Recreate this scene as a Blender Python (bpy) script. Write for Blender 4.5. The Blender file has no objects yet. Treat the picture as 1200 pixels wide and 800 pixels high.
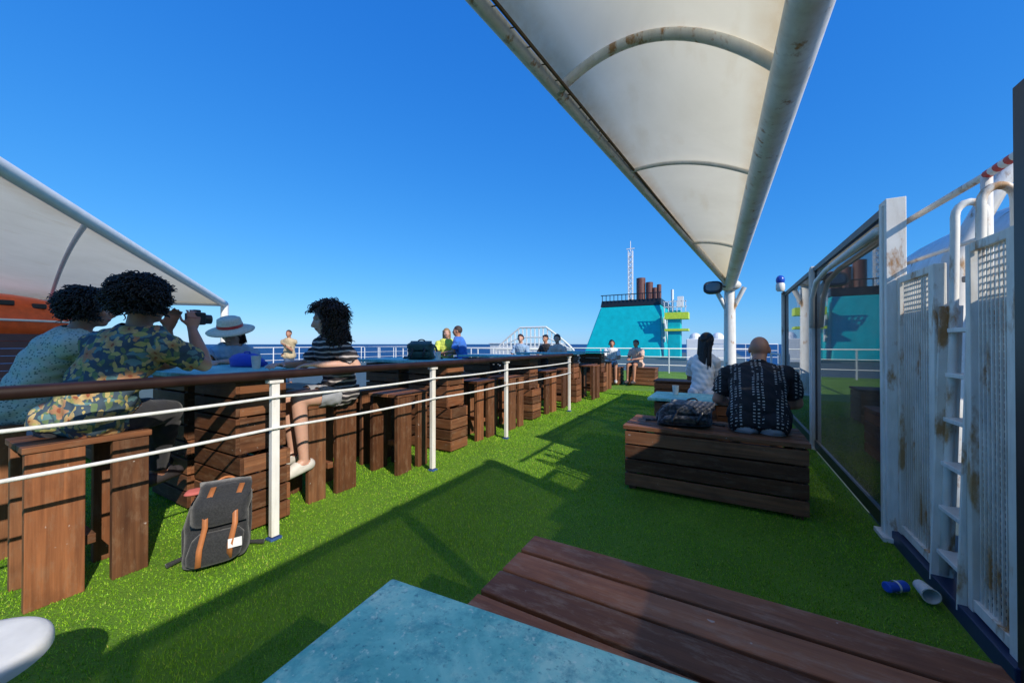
import bpy, math, random
import numpy as np
from mathutils import Vector, Matrix
random.seed(5); rng=np.random.default_rng(5)
V=Vector
scene=bpy.context.scene
COL=scene.collection
try:
    scene.view_settings.view_transform='Standard'; scene.view_settings.look='None'; scene.view_settings.exposure=0
except Exception as e: print(e)

# ------------------------------------------------------------------ node helper
class G:
    def __init__(s,name):
        s.m=bpy.data.materials.new(name); s.m.use_nodes=True
        s.nt=s.m.node_tree; s.b=s.nt.nodes['Principled BSDF']; s.out=s.nt.nodes['Material Output']
        s._tc=None
    def new(s,t): return s.nt.nodes.new(t)
    def put(s,sock,v):
        if v is None: return
        if isinstance(v,bpy.types.NodeSocket): s.nt.links.new(v,sock)
        else:
            if isinstance(v,(tuple,list)) and len(v)==3 and sock.type=='RGBA': v=(*v,1)
            sock.default_value=v
    def tc(s,w='Object'):
        if s._tc is None: s._tc=s.new('ShaderNodeTexCoord')
        return s._tc.outputs[w]
    def math(s,op,a,b=None,c=None):
        n=s.new('ShaderNodeMath'); n.operation=op
        s.put(n.inputs[0],a); s.put(n.inputs[1],b)
        if c is not None: s.put(n.inputs[2],c)
        return n.outputs[0]
    def vmath(s,op,a,b=None):
        n=s.new('ShaderNodeVectorMath'); n.operation=op
        s.put(n.inputs[0],a); s.put(n.inputs[1],b); return n.outputs[0]
    def sep(s,v):
        n=s.new('ShaderNodeSeparateXYZ'); s.put(n.inputs[0],v); return n.outputs
    def comb(s,x,y,z):
        n=s.new('ShaderNodeCombineXYZ'); s.put(n.inputs[0],x);s.put(n.inputs[1],y);s.put(n.inputs[2],z); return n.outputs[0]
    def noise(s,vec,scale,detail=4,rough=.55,dist=0):
        n=s.new('ShaderNodeTexNoise'); s.put(n.inputs['Vector'],vec); n.inputs['Scale'].default_value=scale
        n.inputs['Detail'].default_value=detail; n.inputs['Roughness'].default_value=rough; n.inputs['Distortion'].default_value=dist
        return n.outputs['Fac']
    def vor(s,vec,scale,feature='F1'):
        n=s.new('ShaderNodeTexVoronoi'); n.feature=feature; s.put(n.inputs['Vector'],vec); n.inputs['Scale'].default_value=scale; return n.outputs
    def ramp(s,fac,stops,interp='LINEAR'):
        n=s.new('ShaderNodeValToRGB'); n.color_ramp.interpolation=interp
        e=n.color_ramp.elements
        while len(e)<len(stops): e.new(.5)
        for i,(p,c) in enumerate(stops):
            e[i].position=p
            if not isinstance(c,(tuple,list)): c=(c,c,c)
            e[i].color=(*c,1)
        s.put(n.inputs[0],fac); return n.outputs[0]
    def mix(s,f,a,b,bt='MIX'):
        n=s.new('ShaderNodeMix'); n.data_type='RGBA'; n.blend_type=bt
        s.put(n.inputs[0],f); s.put(n.inputs[6],a); s.put(n.inputs[7],b); return n.outputs[2]
    def attr(s,name):
        n=s.new('ShaderNodeAttribute'); n.attribute_name=name; return n.outputs
    def bump(s,h,st=.3,d=.01):
        n=s.new('ShaderNodeBump'); n.inputs['Strength'].default_value=st; n.inputs['Distance'].default_value=d
        s.put(n.inputs['Height'],h); s.nt.links.new(n.outputs[0],s.b.inputs['Normal'])
    def col(s,c): s.put(s.b.inputs['Base Color'],c)
    def rough(s,r): s.put(s.b.inputs['Roughness'],r)
    def set(s,k,v): s.put(s.b.inputs[k],v)

def sc(c,f): return tuple(min(1,x*f) for x in c)
def paint(name,col,rough=.5,metal=0,var=.15,scale=6,bump=.08,rust=0,spec=None):
    g=G(name); o=g.tc()
    n=g.noise(o,scale,5)
    c=g.mix(g.ramp(n,[(.3,0),(.7,1)]),sc(col,1-var),sc(col,1+var))
    if rust:
        v=g.vmath('MULTIPLY',o,(1,1,.35))
        r=g.noise(v,7,7,.65)
        f=g.ramp(r,[(.62-rust*.12,0),(.70-rust*.1,1)])
        c=g.mix(f,c,g.mix(g.noise(o,40,3),(.28,.10,.03),(.5,.28,.10)))
        f2=g.ramp(g.noise(v,3,6,.6),[(.5-rust*.1,0),(.8,1)])
        c=g.mix(g.math('MULTIPLY',f2,.6),c,(.55,.40,.20))
        f3=g.ramp(g.noise(g.vmath('MULTIPLY',o,(9,9,1.2)),2.2,6,.7),[(.5,0),(.75,1)])
        c=g.mix(g.math('MULTIPLY',f3,.35),c,(.35,.32,.27))
    g.col(c); g.rough(rough); g.set('Metallic',metal)
    if spec is not None: g.set('Specular IOR Level',spec)
    if bump: g.bump(g.noise(o,scale*12,4),bump,.004)
    return g.m

def wood(name,dark,light,rough=.55,wear=.0,wearcol=(.3,.25,.25)):
    g=G(name)
    uv=g.tc('UV'); rn=g.attr('rnd')[2]
    oi=g.new('ShaderNodeObjectInfo').outputs['Random']
    rn=g.math('FRACT',g.math('ADD',rn,oi))
    off=g.comb(g.math('MULTIPLY',rn,37.0),g.math('MULTIPLY',rn,91.0),0.0)
    v=g.vmath('ADD',uv,off)
    v1=g.vmath('MULTIPLY',v,(1.6,34,1))
    n1=g.noise(v1,1.0,6,.6,.4)
    v2=g.vmath('MULTIPLY',v,(4,160,1))
    n2=g.noise(v2,1.0,3,.6)
    c=g.mix(g.ramp(n1,[(.28,0),(.72,1)]),dark,light)
    c=g.mix(g.math('MULTIPLY',n2,.45),c,sc(dark,.45))
    br=g.math('ADD',g.math('MULTIPLY',rn,.95),.45)
    c=g.mix(1.0,c,g.comb(br,br,br),'MULTIPLY')
    rn2=g.math('FRACT',g.math('MULTIPLY',rn,7.31))
    c=g.mix(g.math('MULTIPLY',rn2,.45),c,g.mix(1.0,c,(.85,1.15,1.45),'MULTIPLY'))
    st=g.noise(g.vmath('MULTIPLY',v,(2,3,1)),1.3,5,.6)
    c=g.mix(g.math('MULTIPLY',g.ramp(st,[(.50,0),(.70,1)]),.6),c,sc(dark,.45))
    if wear:
        w=g.noise(g.vmath('MULTIPLY',v,(3,9,1)),2.2,8,.75)
        c=g.mix(g.math('MULTIPLY',g.ramp(w,[(.5,0),(.68,1)]),wear),c,wearcol)
        sp=g.noise(g.vmath('MULTIPLY',v,(14,14,1)),1.6,3,.6)
        c=g.mix(g.math('MULTIPLY',g.ramp(sp,[(.69,0),(.73,1)]),.6),c,(.55,.5,.45))
    g.col(c); g.rough(g.math('ADD',g.math('MULTIPLY',n1,.25),rough-.12)); g.set('Specular IOR Level',.28)
    g.bump(g.math('ADD',n1,g.math('MULTIPLY',n2,.6)),.35,.003)
    return g.m

M={}
M['wood']=wood('stained_wood',(.125,.046,.021),(.32,.120,.046),.6,.35,(.28,.19,.12))
M['wood_faded']=wood('weathered_wood',(.20,.066,.028),(.38,.140,.062),.58,.45,(.44,.31,.22))
M['handrail']=paint('varnished_rail',(.022,.010,.008),.5,var=.4,scale=9,spec=.25)
M['screen']=paint('red_brown_slats',(.10,.035,.03),.5)
M['white']=paint('white_paint',(.78,.78,.76),.42,var=.06,rust=.0)
M['white_rust']=paint('rusty_white_paint',(.78,.76,.70),.5,var=.1,rust=.65)
M['white_rust2']=paint('slightly_rusty_white',(.78,.77,.73),.45,var=.08,rust=.25)
M['mesh_dirty']=paint('grimy_white_wire',(.70,.68,.62),.5,var=.2,rust=.4)
M['panel_grey']=paint('plain_grey_plate',(.33,.33,.33),.6,var=.2,rust=.3)  # even mid grey with some rust, for the added box behind the mesh
M['white_tube']=paint('stained_white_tube',(.80,.77,.70),.45,var=.08,rust=.26)
M['dark_metal']=paint('dark_metal',(.03,.032,.037),.4,var=.3)
M['brown_metal']=paint('dark_brown_metal',(.035,.024,.022),.45,var=.3)
M['navy']=paint('navy_paint',(.02,.035,.09),.4)
M['foot_blue']=paint('dull_blue_paint',(.03,.08,.26),.5)
M['blue']=paint('bright_blue',(.02,.09,.5),.3)
M['black']=paint('black_plastic',(.015,.015,.017),.35)
M['red']=paint('red_paint',(.62,.05,.04),.45)
M['pinkish']=paint('faded_red_cloth',(.5,.12,.10),.8)
M['orange']=paint('orange_boat_paint',(.90,.11,.015),.35)
M['maroon']=paint('red_brown_paint',(.36,.10,.07),.55,var=.25,rust=.1)
M['teal_paint']=paint('teal_paint',(.0,.46,.50),.45,var=.12,scale=2)
M['lime']=paint('lime_paint',(.55,.72,.05),.45)
M['grey']=paint('grey_paint',(.3,.31,.32),.55)
M['deck']=paint('deck_paint',(.07,.11,.12),.7,var=.2)
M['hull']=paint('hull_white',(.6,.62,.64),.5)
M['brown_pipe']=paint('funnel_pipe',(.13,.05,.042),.5)
M['plastic_white']=paint('white_plastic',(.75,.74,.69),.45,var=.1,scale=9)
M['rope']=paint('rope',(.7,.7,.67),.8,scale=30,bump=.5)
M['lace']=paint('edge_lacing',(.12,.075,.035),.8,scale=30)
M['shoe']=paint('shoe_white',(.6,.57,.52),.6)
M['shoe_dark']=paint('shoe_dark',(.05,.045,.05),.6)
M['tan']=paint('tan_leather',(.42,.15,.05),.5,scale=20)
M['cup']=paint('paper_cup',(.7,.68,.62),.6,scale=20)
M['straw']=paint('straw_hat',(.74,.64,.48),.8,scale=60,bump=.5)

g=G('worn_teal_top'); o=g.tc()
n1=g.noise(o,4,8,.68,.6); n2=g.noise(o,22,7,.75); n3=g.noise(o,80,4,.65); n4=g.noise(g.vmath('ADD',o,(3.3,1.1,7)),7,7,.75)
c=g.ramp(n1,[(.3,(.07,.34,.34)),(.48,(.17,.53,.50)),(.66,(.36,.72,.63))])
c=g.mix(g.math('MULTIPLY',g.ramp(n4,[(.48,0),(.64,1)]),.7),c,(.50,.74,.62))
c=g.mix(g.math('MULTIPLY',g.ramp(n2,[(.50,0),(.68,1)]),.75),c,(.04,.25,.30))
c=g.mix(g.math('MULTIPLY',g.ramp(n3,[(.58,0),(.70,1)]),.8),c,(.02,.13,.18))
c=g.mix(g.math('MULTIPLY',g.ramp(g.noise(g.vmath('ADD',o,(9,2,1)),60,3,.6),[(.60,0),(.70,1)]),.7),c,(.62,.78,.68))
g.col(c); g.rough(g.math('ADD',g.math('MULTIPLY',n2,.35),.36)); g.bump(n2,.2,.002)
M['teal_top']=g.m

g=G('turf_backing'); o=g.tc()
n=g.noise(o,2.2,4); n2=g.noise(o,90,3,.7)
c=g.mix(g.ramp(n,[(.3,0),(.7,1)]),(.12,.26,.010),(.18,.35,.018))
c=g.mix(g.math('MULTIPLY',n2,.45),c,(.03,.10,.006))
g.col(c); g.rough(.85); g.bump(n2,.9,.02); M['turf']=g.m
g=G('turf_blades'); a=g.attr('rnd')[2]; o=g.tc()
c=g.ramp(a,[(0,(.11,.25,.008)),(.45,(.23,.50,.016)),(.8,(.35,.62,.03)),(.93,(.45,.68,.06)),(1,(.52,.50,.12))])
big=g.ramp(g.noise(o,1.4,5,.65),[(.3,.78),(.7,1.15)])
c=g.mix(1.0,c,big,'MULTIPLY')
g.col(c); g.rough(.5); g.set('Specular IOR Level',.3)
tr=g.new('ShaderNodeBsdfTranslucent'); g.put(tr.inputs[0],c); ms=g.new('ShaderNodeMixShader'); ms.inputs[0].default_value=.3
g.nt.links.new(g.b.outputs[0],ms.inputs[1]); g.nt.links.new(tr.outputs[0],ms.inputs[2]); g.nt.links.new(ms.outputs[0],g.out.inputs[0])
M['blade']=g.m

g=G('canopy_membrane'); o=g.tc()
n=g.noise(o,1.1,6,.65,.5); n2=g.noise(g.vmath('MULTIPLY',o,(1,.3,1)),3.5,5)
c=g.mix(g.ramp(n,[(.35,0),(.7,1)]),(.88,.84,.71),(.80,.76,.63)); c=g.mix(g.math('MULTIPLY',g.ramp(n2,[(.58,0),(.76,1)]),.28),c,(.60,.47,.26))
uvx=g.sep(g.tc('UV'))
ed=g.math('ABSOLUTE',g.math('SUBTRACT',uvx[1],.5))
edg=g.math('MULTIPLY',g.ramp(ed,[(.36,0),(.48,1)]),g.noise(o,5,6,.7))
c=g.mix(edg,c,(.50,.32,.11))
tip_glow=g.ramp(uvx[0],[(0,1),(.28,0)])
c=g.mix(g.math('MULTIPLY',tip_glow,.6),c,(.92,.68,.30))  # warm yellow glow painted into the fabric colour towards the mast end
g.col(c); g.rough(.7)
tr=g.new('ShaderNodeBsdfTranslucent'); g.put(tr.inputs[0],g.mix(1.0,c,(1,.95,.84),'MULTIPLY'))
ms=g.new('ShaderNodeMixShader'); ms.inputs[0].default_value=.48
g.nt.links.new(g.b.outputs[0],ms.inputs[1]); g.nt.links.new(tr.outputs[0],ms.inputs[2]); g.nt.links.new(ms.outputs[0],g.out.inputs[0])
M['membrane']=g.m

def glassmat(name,tint,refl=.12,dirt=.06):
    g=G(name); nt=g.nt; nt.nodes.remove(g.b)
    t=g.new('ShaderNodeBsdfTransparent'); t.inputs[0].default_value=(*tint,1)
    gl=g.new('ShaderNodeBsdfGlossy'); gl.inputs['Roughness'].default_value=.02; gl.inputs[0].default_value=(.9,.95,1,1)
    fr=g.new('ShaderNodeFresnel'); fr.inputs[0].default_value=1.45
    df=g.new('ShaderNodeBsdfDiffuse'); df.inputs[0].default_value=(.5,.47,.42,1)
    m1=g.new('ShaderNodeMixShader'); g.put(m1.inputs[0],g.math('ADD',fr.outputs[0],refl*.3)); nt.links.new(t.outputs[0],m1.inputs[1]); nt.links.new(gl.outputs[0],m1.inputs[2])
    m2=g.new('ShaderNodeMixShader'); n=g.noise(g.vmath('MULTIPLY',g.tc(),(1,1,.5)),4.5,8,.72); g.put(m2.inputs[0],g.math('MULTIPLY',g.ramp(n,[(.4,.25),(.75,1)]),dirt))
    nt.links.new(m1.outputs[0],m2.inputs[1]); nt.links.new(df.outputs[0],m2.inputs[2]); nt.links.new(m2.outputs[0],g.out.inputs[0])
    return g.m
M['glass']=glassmat('tinted_glass',(.38,.38,.36),.2,.14)
M['glass_near']=glassmat('tinted_glass_clear',(.45,.45,.43),.1,.12)
M['glass_dark']=glassmat('dark_panel_glass',(.14,.125,.115),.1,.2)
M['lens']=paint('lamp_lens',(.25,.25,.22),.2,var=.05,bump=0)

def cloth(name,c1,c2=None,scale=6,rough=.85,thr=.5):
    g=G(name); o=g.tc(); c2=c2 or sc(c1,1.25)
    g.col(g.mix(g.ramp(g.noise(o,scale,4),[(thr-.08,0),(thr+.08,1)]),c1,c2)); g.rough(rough)
    g.set('Sheen Weight',.2)
    g.bump(g.math('ADD',g.noise(o,9,3),g.math('MULTIPLY',g.noise(o,300,2),.12)),.5,.015)
    return g.m
def skin(name,c):
    g=G(name); o=g.tc(); n=g.noise(o,14,4)
    g.col(g.mix(n,sc(c,.82),sc(c,1.15))); g.rough(.5); g.set('Subsurface Weight',.06); g.bump(g.noise(o,160,3),.12,.002); return g.m
M['skin_tan']=skin('skin_tan',(.44,.21,.13)); M['skin_light']=skin('skin_light',(.56,.32,.23)); M['skin_dark']=skin('skin_brown',(.28,.13,.08))
M['lip']=paint('lip',(.30,.09,.07),.4); M['eye']=paint('eye',(.03,.02,.015),.2)
M['hair_black']=paint('hair_black',(.011,.008,.007),.42,var=.3,scale=40)
M['hair_brown']=paint('hair_brown',(.03,.015,.009),.42,var=.4,scale=40)
M['hair_blond']=paint('hair_blond',(.28,.17,.07),.5,var=.4,scale=40)
M['hair_short']=paint('hair_cropped',(.05,.03,.022),.7,var=.3,scale=60)
g=G('tropical_shirt'); o=g.tc()
wob=g.vmath('ADD',o,g.comb(g.math('MULTIPLY',g.noise(o,14,3),.07),0.0,g.math('MULTIPLY',g.noise(g.vmath('ADD',o,(5,5,5)),14,3),.07)))
v=g.vor(wob,8.0)
df=g.sep(g.vmath('SUBTRACT',wob,v['Position']))
u=g.math('ADD',g.math('MULTIPLY',df[0],.5),g.math('MULTIPLY',df[1],.85))
ang=g.math('ADD',g.math('ARCTAN2',df[2],u),g.math('MULTIPLY',g.sep(v['Color'])[0],6.0))
pet=g.math('ADD',g.math('MULTIPLY',g.math('COSINE',g.math('MULTIPLY',ang,5.0)),.014),.034)
dist=g.math('SQRT',g.math('ADD',g.math('MULTIPLY',u,u),g.math('MULTIPLY',df[2],df[2])))
fl=g.math('LESS_THAN',dist,pet)
core=g.math('LESS_THAN',dist,.007)
def leaves(offv,scl,k,thr):
    lv=g.vor(g.vmath('MULTIPLY',g.vmath('ADD',wob,offv),scl),k)
    return g.math('LESS_THAN',lv['Distance'],thr)
c=g.mix(leaves((.3,.2,.1),(1,1,.35),22,.38),(.040,.070,.10),(.11,.17,.08))
c=g.mix(leaves((1.3,.2,.7),(.4,.4,1.2),20,.36),c,(.10,.20,.21))
c=g.mix(leaves((2.3,.7,.2),(.5,.5,1.2),20,.32),c,(.36,.33,.11))
c=g.mix(leaves((.9,.1,1.7),(1.2,1.2,.35),26,.30),c,(.42,.34,.13))
pc=g.mix(g.ramp(g.math('MULTIPLY',dist,21),[(0,0),(.75,1)]),(.38,.17,.06),(.50,.38,.18))
pc=g.mix(g.ramp(g.sep(v['Color'])[1],[(.7,0),(.72,1)]),pc,g.mix(g.math('MULTIPLY',dist,21),(.34,.11,.06),(.45,.25,.14)))
pc=g.mix(g.math('MULTIPLY',g.ramp(g.noise(o,70,4),[(.4,0),(.6,1)]),.5),pc,(.26,.20,.08))
c=g.mix(fl,c,pc); c=g.mix(core,c,(.24,.07,.03))
g.col(c); g.rough(.85); g.bump(g.noise(o,9,3),.5,.015); M['hawaii']=g.m
g=G('pale_pattern_shirt'); o=g.tc(); v=g.vor(o,60)
c=g.mix(g.math('LESS_THAN',v['Distance'],.30),(.38,.48,.43),(.10,.19,.18)); g.col(c); g.rough(.9); g.bump(g.noise(o,9,3),.5,.015); M['pale']=g.m
g=G('striped_tee'); o=g.tc(); s_=g.sep(o)
z=g.math('ADD',s_[2],g.math('MULTIPLY',g.noise(o,6,2),.04))
f=g.math('LESS_THAN',g.math('FRACT',g.math('MULTIPLY',z,24)),.33)
g.col(g.mix(f,(.02,.018,.022),(.45,.40,.38))); g.rough(.9); g.bump(g.noise(o,9,3),.5,.015); M['stripes']=g.m
g=G('dashed_black_shirt'); o=g.tc(); s_=g.sep(o)
wz=g.math('ADD',g.math('ADD',s_[2],g.math('MULTIPLY',s_[1],.6)),g.math('MULTIPLY',g.noise(o,4,2),.03))
wx=g.math('ADD',s_[0],g.math('MULTIPLY',g.noise(o,5,2),.03))
row=g.math('LESS_THAN',g.math('FRACT',g.math('MULTIPLY',wz,36)),.34)
cu=g.math('LESS_THAN',g.math('FRACT',g.math('MULTIPLY',wx,32)),.50)
keep=g.math('LESS_THAN',g.math('FRACT',g.math('ADD',g.math('MULTIPLY',wx,6.4),.3)),.62)
kz=g.math('GREATER_THAN',g.noise(g.vmath('MULTIPLY',o,(9,9,5)),1.6,2),.44)
f=g.math('MULTIPLY',g.math('MULTIPLY',row,cu),g.math('MULTIPLY',keep,kz))
g.col(g.mix(f,(.011,.011,.014),(.50,.50,.47))); g.rough(.85); g.bump(g.noise(o,8,3),.6,.02); M['dashes']=g.m
M['shorts_grey']=cloth('grey_shorts',(.24,.25,.27)); M['jeans']=cloth('denim',(.05,.08,.14)); M['shorts_dark']=cloth('dark_shorts',(.014,.015,.02))
M['shorts_light']=cloth('light_shorts',(.45,.47,.5)); M['lightblue']=cloth('light_blue_shirt',(.24,.36,.50)); M['whitecloth']=cloth('white_top',(.68,.68,.68))
M['yellowtop']=cloth('lime_top',(.55,.62,.10)); M['bluetop']=cloth('blue_shirt',(.03,.14,.5)); M['blacktop']=cloth('black_top',(.015,.015,.018))
M['peach']=cloth('peach_top',(.6,.42,.33)); M['sand']=cloth('sand_top',(.42,.33,.2))
M['bag_grey']=cloth('charcoal_canvas',(.014,.015,.017),(.026,.027,.029),120)
M['bag_camo']=cloth('dark_camo',(.015,.017,.02),(.10,.10,.11),30)
M['bag_green']=cloth('dark_green_bag',(.02,.06,.05))
M['bag_blue']=cloth('royal_blue_bag',(.015,.05,.40))

# ------------------------------------------------------------------ mesh builder
class MB:
    def __init__(s): s.v=[];s.f=[];s.uv=[];s.r=[];s.mi=[]
    def _add(s,vs,fs,uvs=None,r=None,mi=0):
        b=len(s.v); r=random.random() if r is None else r
        s.v+= [tuple(x) for x in vs]; s.r+=[r]*len(vs)
        for k,f in enumerate(fs):
            s.f.append([b+i for i in f]); s.mi.append(mi)
            s.uv.append(uvs[k] if uvs else [(vs[i][1]+vs[i][2]*.3,vs[i][0]+vs[i][2]) for i in f])
    def box(s,c,d,rot=None,mi=0,r=None):
        hx,hy,hz=d[0]/2,d[1]/2,d[2]/2
        L=[V((x*hx,y*hy,z*hz)) for x in(-1,1) for y in(-1,1) for z in(-1,1)]
        fs=[(0,1,3,2),(4,6,7,5),(0,4,5,1),(2,3,7,6),(0,2,6,4),(1,5,7,3)]
        ax=int(np.argmax(d)); uvs=[]
        for k,f in enumerate(fs):
            na=[0,0,1,1,2,2][k]; oth=[i for i in range(3) if i!=na]
            if ax in oth: ua=ax; va=[i for i in oth if i!=ax][0]
            else: ua,va=oth
            uvs.append([(L[i][ua]+k*.31,L[i][va]+k*.17) for i in f])
        if rot is not None:
            R=rot if isinstance(rot,Matrix) else Matrix.Rotation(rot,3,'Z')
            L=[R@p for p in L]
        c=V(c); s._add([p+c for p in L],fs,uvs,r,mi)
    def tube(s,pts,rad,n=10,mi=0,cap=True,closed=False):
        pts=[V(p) for p in pts]; m=len(pts)
        rad=[rad]*m if not isinstance(rad,(list,tuple)) else rad
        vs=[];prev=None
        for i,p in enumerate(pts):
            if closed: t=pts[(i+1)%m]-pts[i-1]
            else: t=(pts[min(i+1,m-1)]-pts[max(i-1,0)])
            t.normalize()
            if prev is None:
                u=t.cross(V((0,0,1)));
                if u.length<.05: u=t.cross(V((1,0,0)))
            else: u=prev-t*prev.dot(t)
            u.normalize(); prev=u.copy(); w=t.cross(u)
            for k in range(n):
                a=2*math.pi*k/n; vs.append(p+(u*math.cos(a)+w*math.sin(a))*rad[i])
        fs=[]
        rngm=m if closed else m-1
        for i in range(rngm):
            j=(i+1)%m
            for k in range(n): fs.append((i*n+k,i*n+(k+1)%n,j*n+(k+1)%n,j*n+k))
        if cap and not closed: fs.append(tuple(range(n))[::-1]); fs.append(tuple((m-1)*n+k for k in range(n)))
        s._add(vs,fs,None,None,mi)
    def ell(s,c,r,ax=None,nu=16,nv=10,mi=0):
        c=V(c); vs=[];fs=[]
        R=ax if ax is not None else Matrix.Identity(3)
        for j in range(1,nv):
            th=math.pi*j/nv
            for i in range(nu):
                ph=2*math.pi*i/nu
                vs.append(c+R@V((r[0]*math.sin(th)*math.cos(ph),r[1]*math.sin(th)*math.sin(ph),r[2]*math.cos(th))))
        vs.append(c+R@V((0,0,r[2]))); vs.append(c-R@V((0,0,r[2]))); T=len(vs)-2;B=T+1
        for j in range(nv-2):
            for i in range(nu): fs.append((j*nu+i,(j+1)*nu+i,(j+1)*nu+(i+1)%nu,j*nu+(i+1)%nu))
        for i in range(nu):
            fs.append((T,i,(i+1)%nu)); fs.append((B,(nv-2)*nu+(i+1)%nu,(nv-2)*nu+i))
        s._add(vs,fs,None,None,mi)
    def caps(s,a,b,ra,rb,n=14,mi=0):
        a=V(a);b=V(b);t=(b-a); L=t.length
        if L<1e-5: s.ell(a,(ra,)*3,mi=mi); return
        t/=L; pts=[];rs=[]
        for k in range(5):
            al=math.pi/2*(1-k/4); pts.append(a-t*ra*math.sin(al)); rs.append(max(ra*math.cos(al),ra*.06))
        for k in range(1,4): pts.append(a.lerp(b,k/4)); rs.append(ra+(rb-ra)*k/4)
        for k in range(5):
            al=math.pi/2*k/4; pts.append(b+t*rb*math.sin(al)); rs.append(max(rb*math.cos(al),rb*.06))
        s.tube(pts,rs,n,mi)
    def rings(s,rs,mi=0,cap=True,n=24,closed=False,pw=2.0):
        vs=[]
        for c,l,d in rs:
            c=V(c)
            for k in range(n):
                a=2*math.pi*k/n; ca,sa=math.cos(a),math.sin(a)
                e=2/pw
                vs.append(c+V(l)*math.copysign(abs(ca)**e,ca)+V(d)*math.copysign(abs(sa)**e,sa))
        fs=[];m=len(rs)
        for i in range(m-1):
            for k in range(n): fs.append((i*n+k,i*n+(k+1)%n,(i+1)*n+(k+1)%n,(i+1)*n+k))
        if cap: fs.append(tuple(range(n))[::-1]); fs.append(tuple((m-1)*n+k for k in range(n)))
        s._add(vs,fs,None,None,mi)
    def grid(s,P,mi=0):
        nu=len(P);nv=len(P[0]); vs=[p for row in P for p in row]; fs=[];uv=[]
        for i in range(nu-1):
            for j in range(nv-1):
                fs.append((i*nv+j,(i+1)*nv+j,(i+1)*nv+j+1,i*nv+j+1))
                a,b,c_,d_=i/(nu-1),(i+1)/(nu-1),j/(nv-1),(j+1)/(nv-1); uv.append([(a,c_),(b,c_),(b,d_),(a,d_)])
        s._add(vs,fs,uv,None,mi)
    def done(s,name,mats,parent=None,smooth=False,bevel=0,kind=None,label=None):
        off=V(parent.location) if parent is not None else V((0,0,0))
        me=bpy.data.meshes.new(name)
        me.from_pydata([(V(p)-off) for p in s.v],[],s.f)
        uvl=me.uv_layers.new(name='UVMap'); flat=[c for f in s.uv for uvp in f for c in uvp]; uvl.data.foreach_set('uv',flat)
        at=me.attributes.new('rnd','FLOAT','POINT'); at.data.foreach_set('value',s.r)
        for m in (mats if isinstance(mats,list) else [mats]): me.materials.append(m if not isinstance(m,str) else M[m])
        me.polygons.foreach_set('material_index',s.mi)
        me.update()
        ob=bpy.data.objects.new(name,me); COL.objects.link(ob)
        if smooth: me.polygons.foreach_set('use_smooth',[True]*len(me.polygons)); 
        if smooth=='auto':
            try: me.set_sharp_from_angle(angle=math.radians(38))
            except Exception: pass
        if bevel:
            bm=ob.modifiers.new('b','BEVEL'); bm.width=bevel; bm.segments=2; bm.limit_method='ANGLE'; bm.angle_limit=math.radians(50)
        if parent is not None: ob.parent=parent
        if kind: ob['kind']=kind
        if label: ob['label']=label
        return ob

def thing(name,loc,label,cat,group=None,rotz=0):
    e=bpy.data.objects.new(name,None); COL.objects.link(e); e.location=loc; e.empty_display_size=.1
    e['label']=label; e['category']=cat
    if group: e['group']=group
    return e
def solo(ob,label,cat,group=None):
    ob['label']=label; ob['category']=cat
    if group: ob['group']=group
    return ob
def copy_thing(root,loc,rotz=0,label=None,scale=None):
    n=root.copy(); COL.objects.link(n); n.location=loc; n.rotation_euler=(0,0,rotz)
    if scale: n.scale=scale
    if label: n['label']=label
    def rec(o,po):
        for c in o.children:
            if c is n: continue
            k=c.copy(); COL.objects.link(k); k.parent=po; rec(c,k)
    rec(root,n); return n

# ------------------------------------------------------------------ setting
mb=MB(); S=30000
mb._add([(-S,-S,-17),(S,-S,-17),(S,S,-17),(-S,S,-17)],[(0,1,2,3)])
g=G('sea_water'); o=g.tc(); g.col((.012,.06,.17)); g.rough(.5); g.set('Specular IOR Level',.1); g.bump(g.noise(o,.12,8,.6),.6,2.0); M['sea']=g.m
mb.done('sea','sea',kind='structure')
mb=MB(); mb.box((-11,28,-1.36),(25,70,2.7)); mb.done('deck','deck',kind='structure')
mb=MB(); mb.box((-9.5,25,-10),(31,80,14)); mb.done('ship_hull','hull',kind='structure')
mb=MB(); mb._add([(-8.5,-5,.002),(.955,-5,.002),(.955,19,.002),(-8.5,19,.002)],[(0,1,2,3)]); mb.done('turf_ground','turf',kind='structure')
mb=MB(); mb.box((3.4,8,-2.8),(4.6,40,.2)); mb.done('side_deck','deck',kind='structure')

N=520000
d=rng.uniform(1.0,11,N); bear=rng.uniform(-57,57,N)*math.pi/180
yaw=29.6*math.pi/180
fx,fy=-math.sin(yaw),math.cos(yaw); rx,ry=math.cos(yaw),math.sin(yaw)
X=d*(np.cos(bear)*fx+np.sin(bear)*rx); Y=d*(np.cos(bear)*fy+np.sin(bear)*ry)
k=(X<.93)&(X>-8)&(Y<18.5); X=X[k];Y=Y[k];D=d[k]; n=len(X)
w=.0014*np.maximum(1,D/1.8); h=rng.uniform(.008,.020,n)*(1+.25*np.sin(X*3.1+Y*1.7)*np.sin(Y*2.3)); az=rng.uniform(0,2*np.pi,n); ln=rng.uniform(.0,.013,n); la=rng.uniform(0,2*np.pi,n)
co=np.zeros((n,3,3),dtype=np.float32)
co[:,0,0]=X-w*np.cos(az);co[:,0,1]=Y-w*np.sin(az);co[:,0,2]=.003
co[:,1,0]=X+w*np.cos(az);co[:,1,1]=Y+w*np.sin(az);co[:,1,2]=.003
co[:,2,0]=X+ln*np.cos(la);co[:,2,1]=Y+ln*np.sin(la);co[:,2,2]=h
me=bpy.data.meshes.new('artificial_grass'); me.vertices.add(3*n); me.vertices.foreach_set('co',co.ravel())
me.loops.add(3*n); me.loops.foreach_set('vertex_index',np.arange(3*n,dtype=np.int32))
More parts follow.
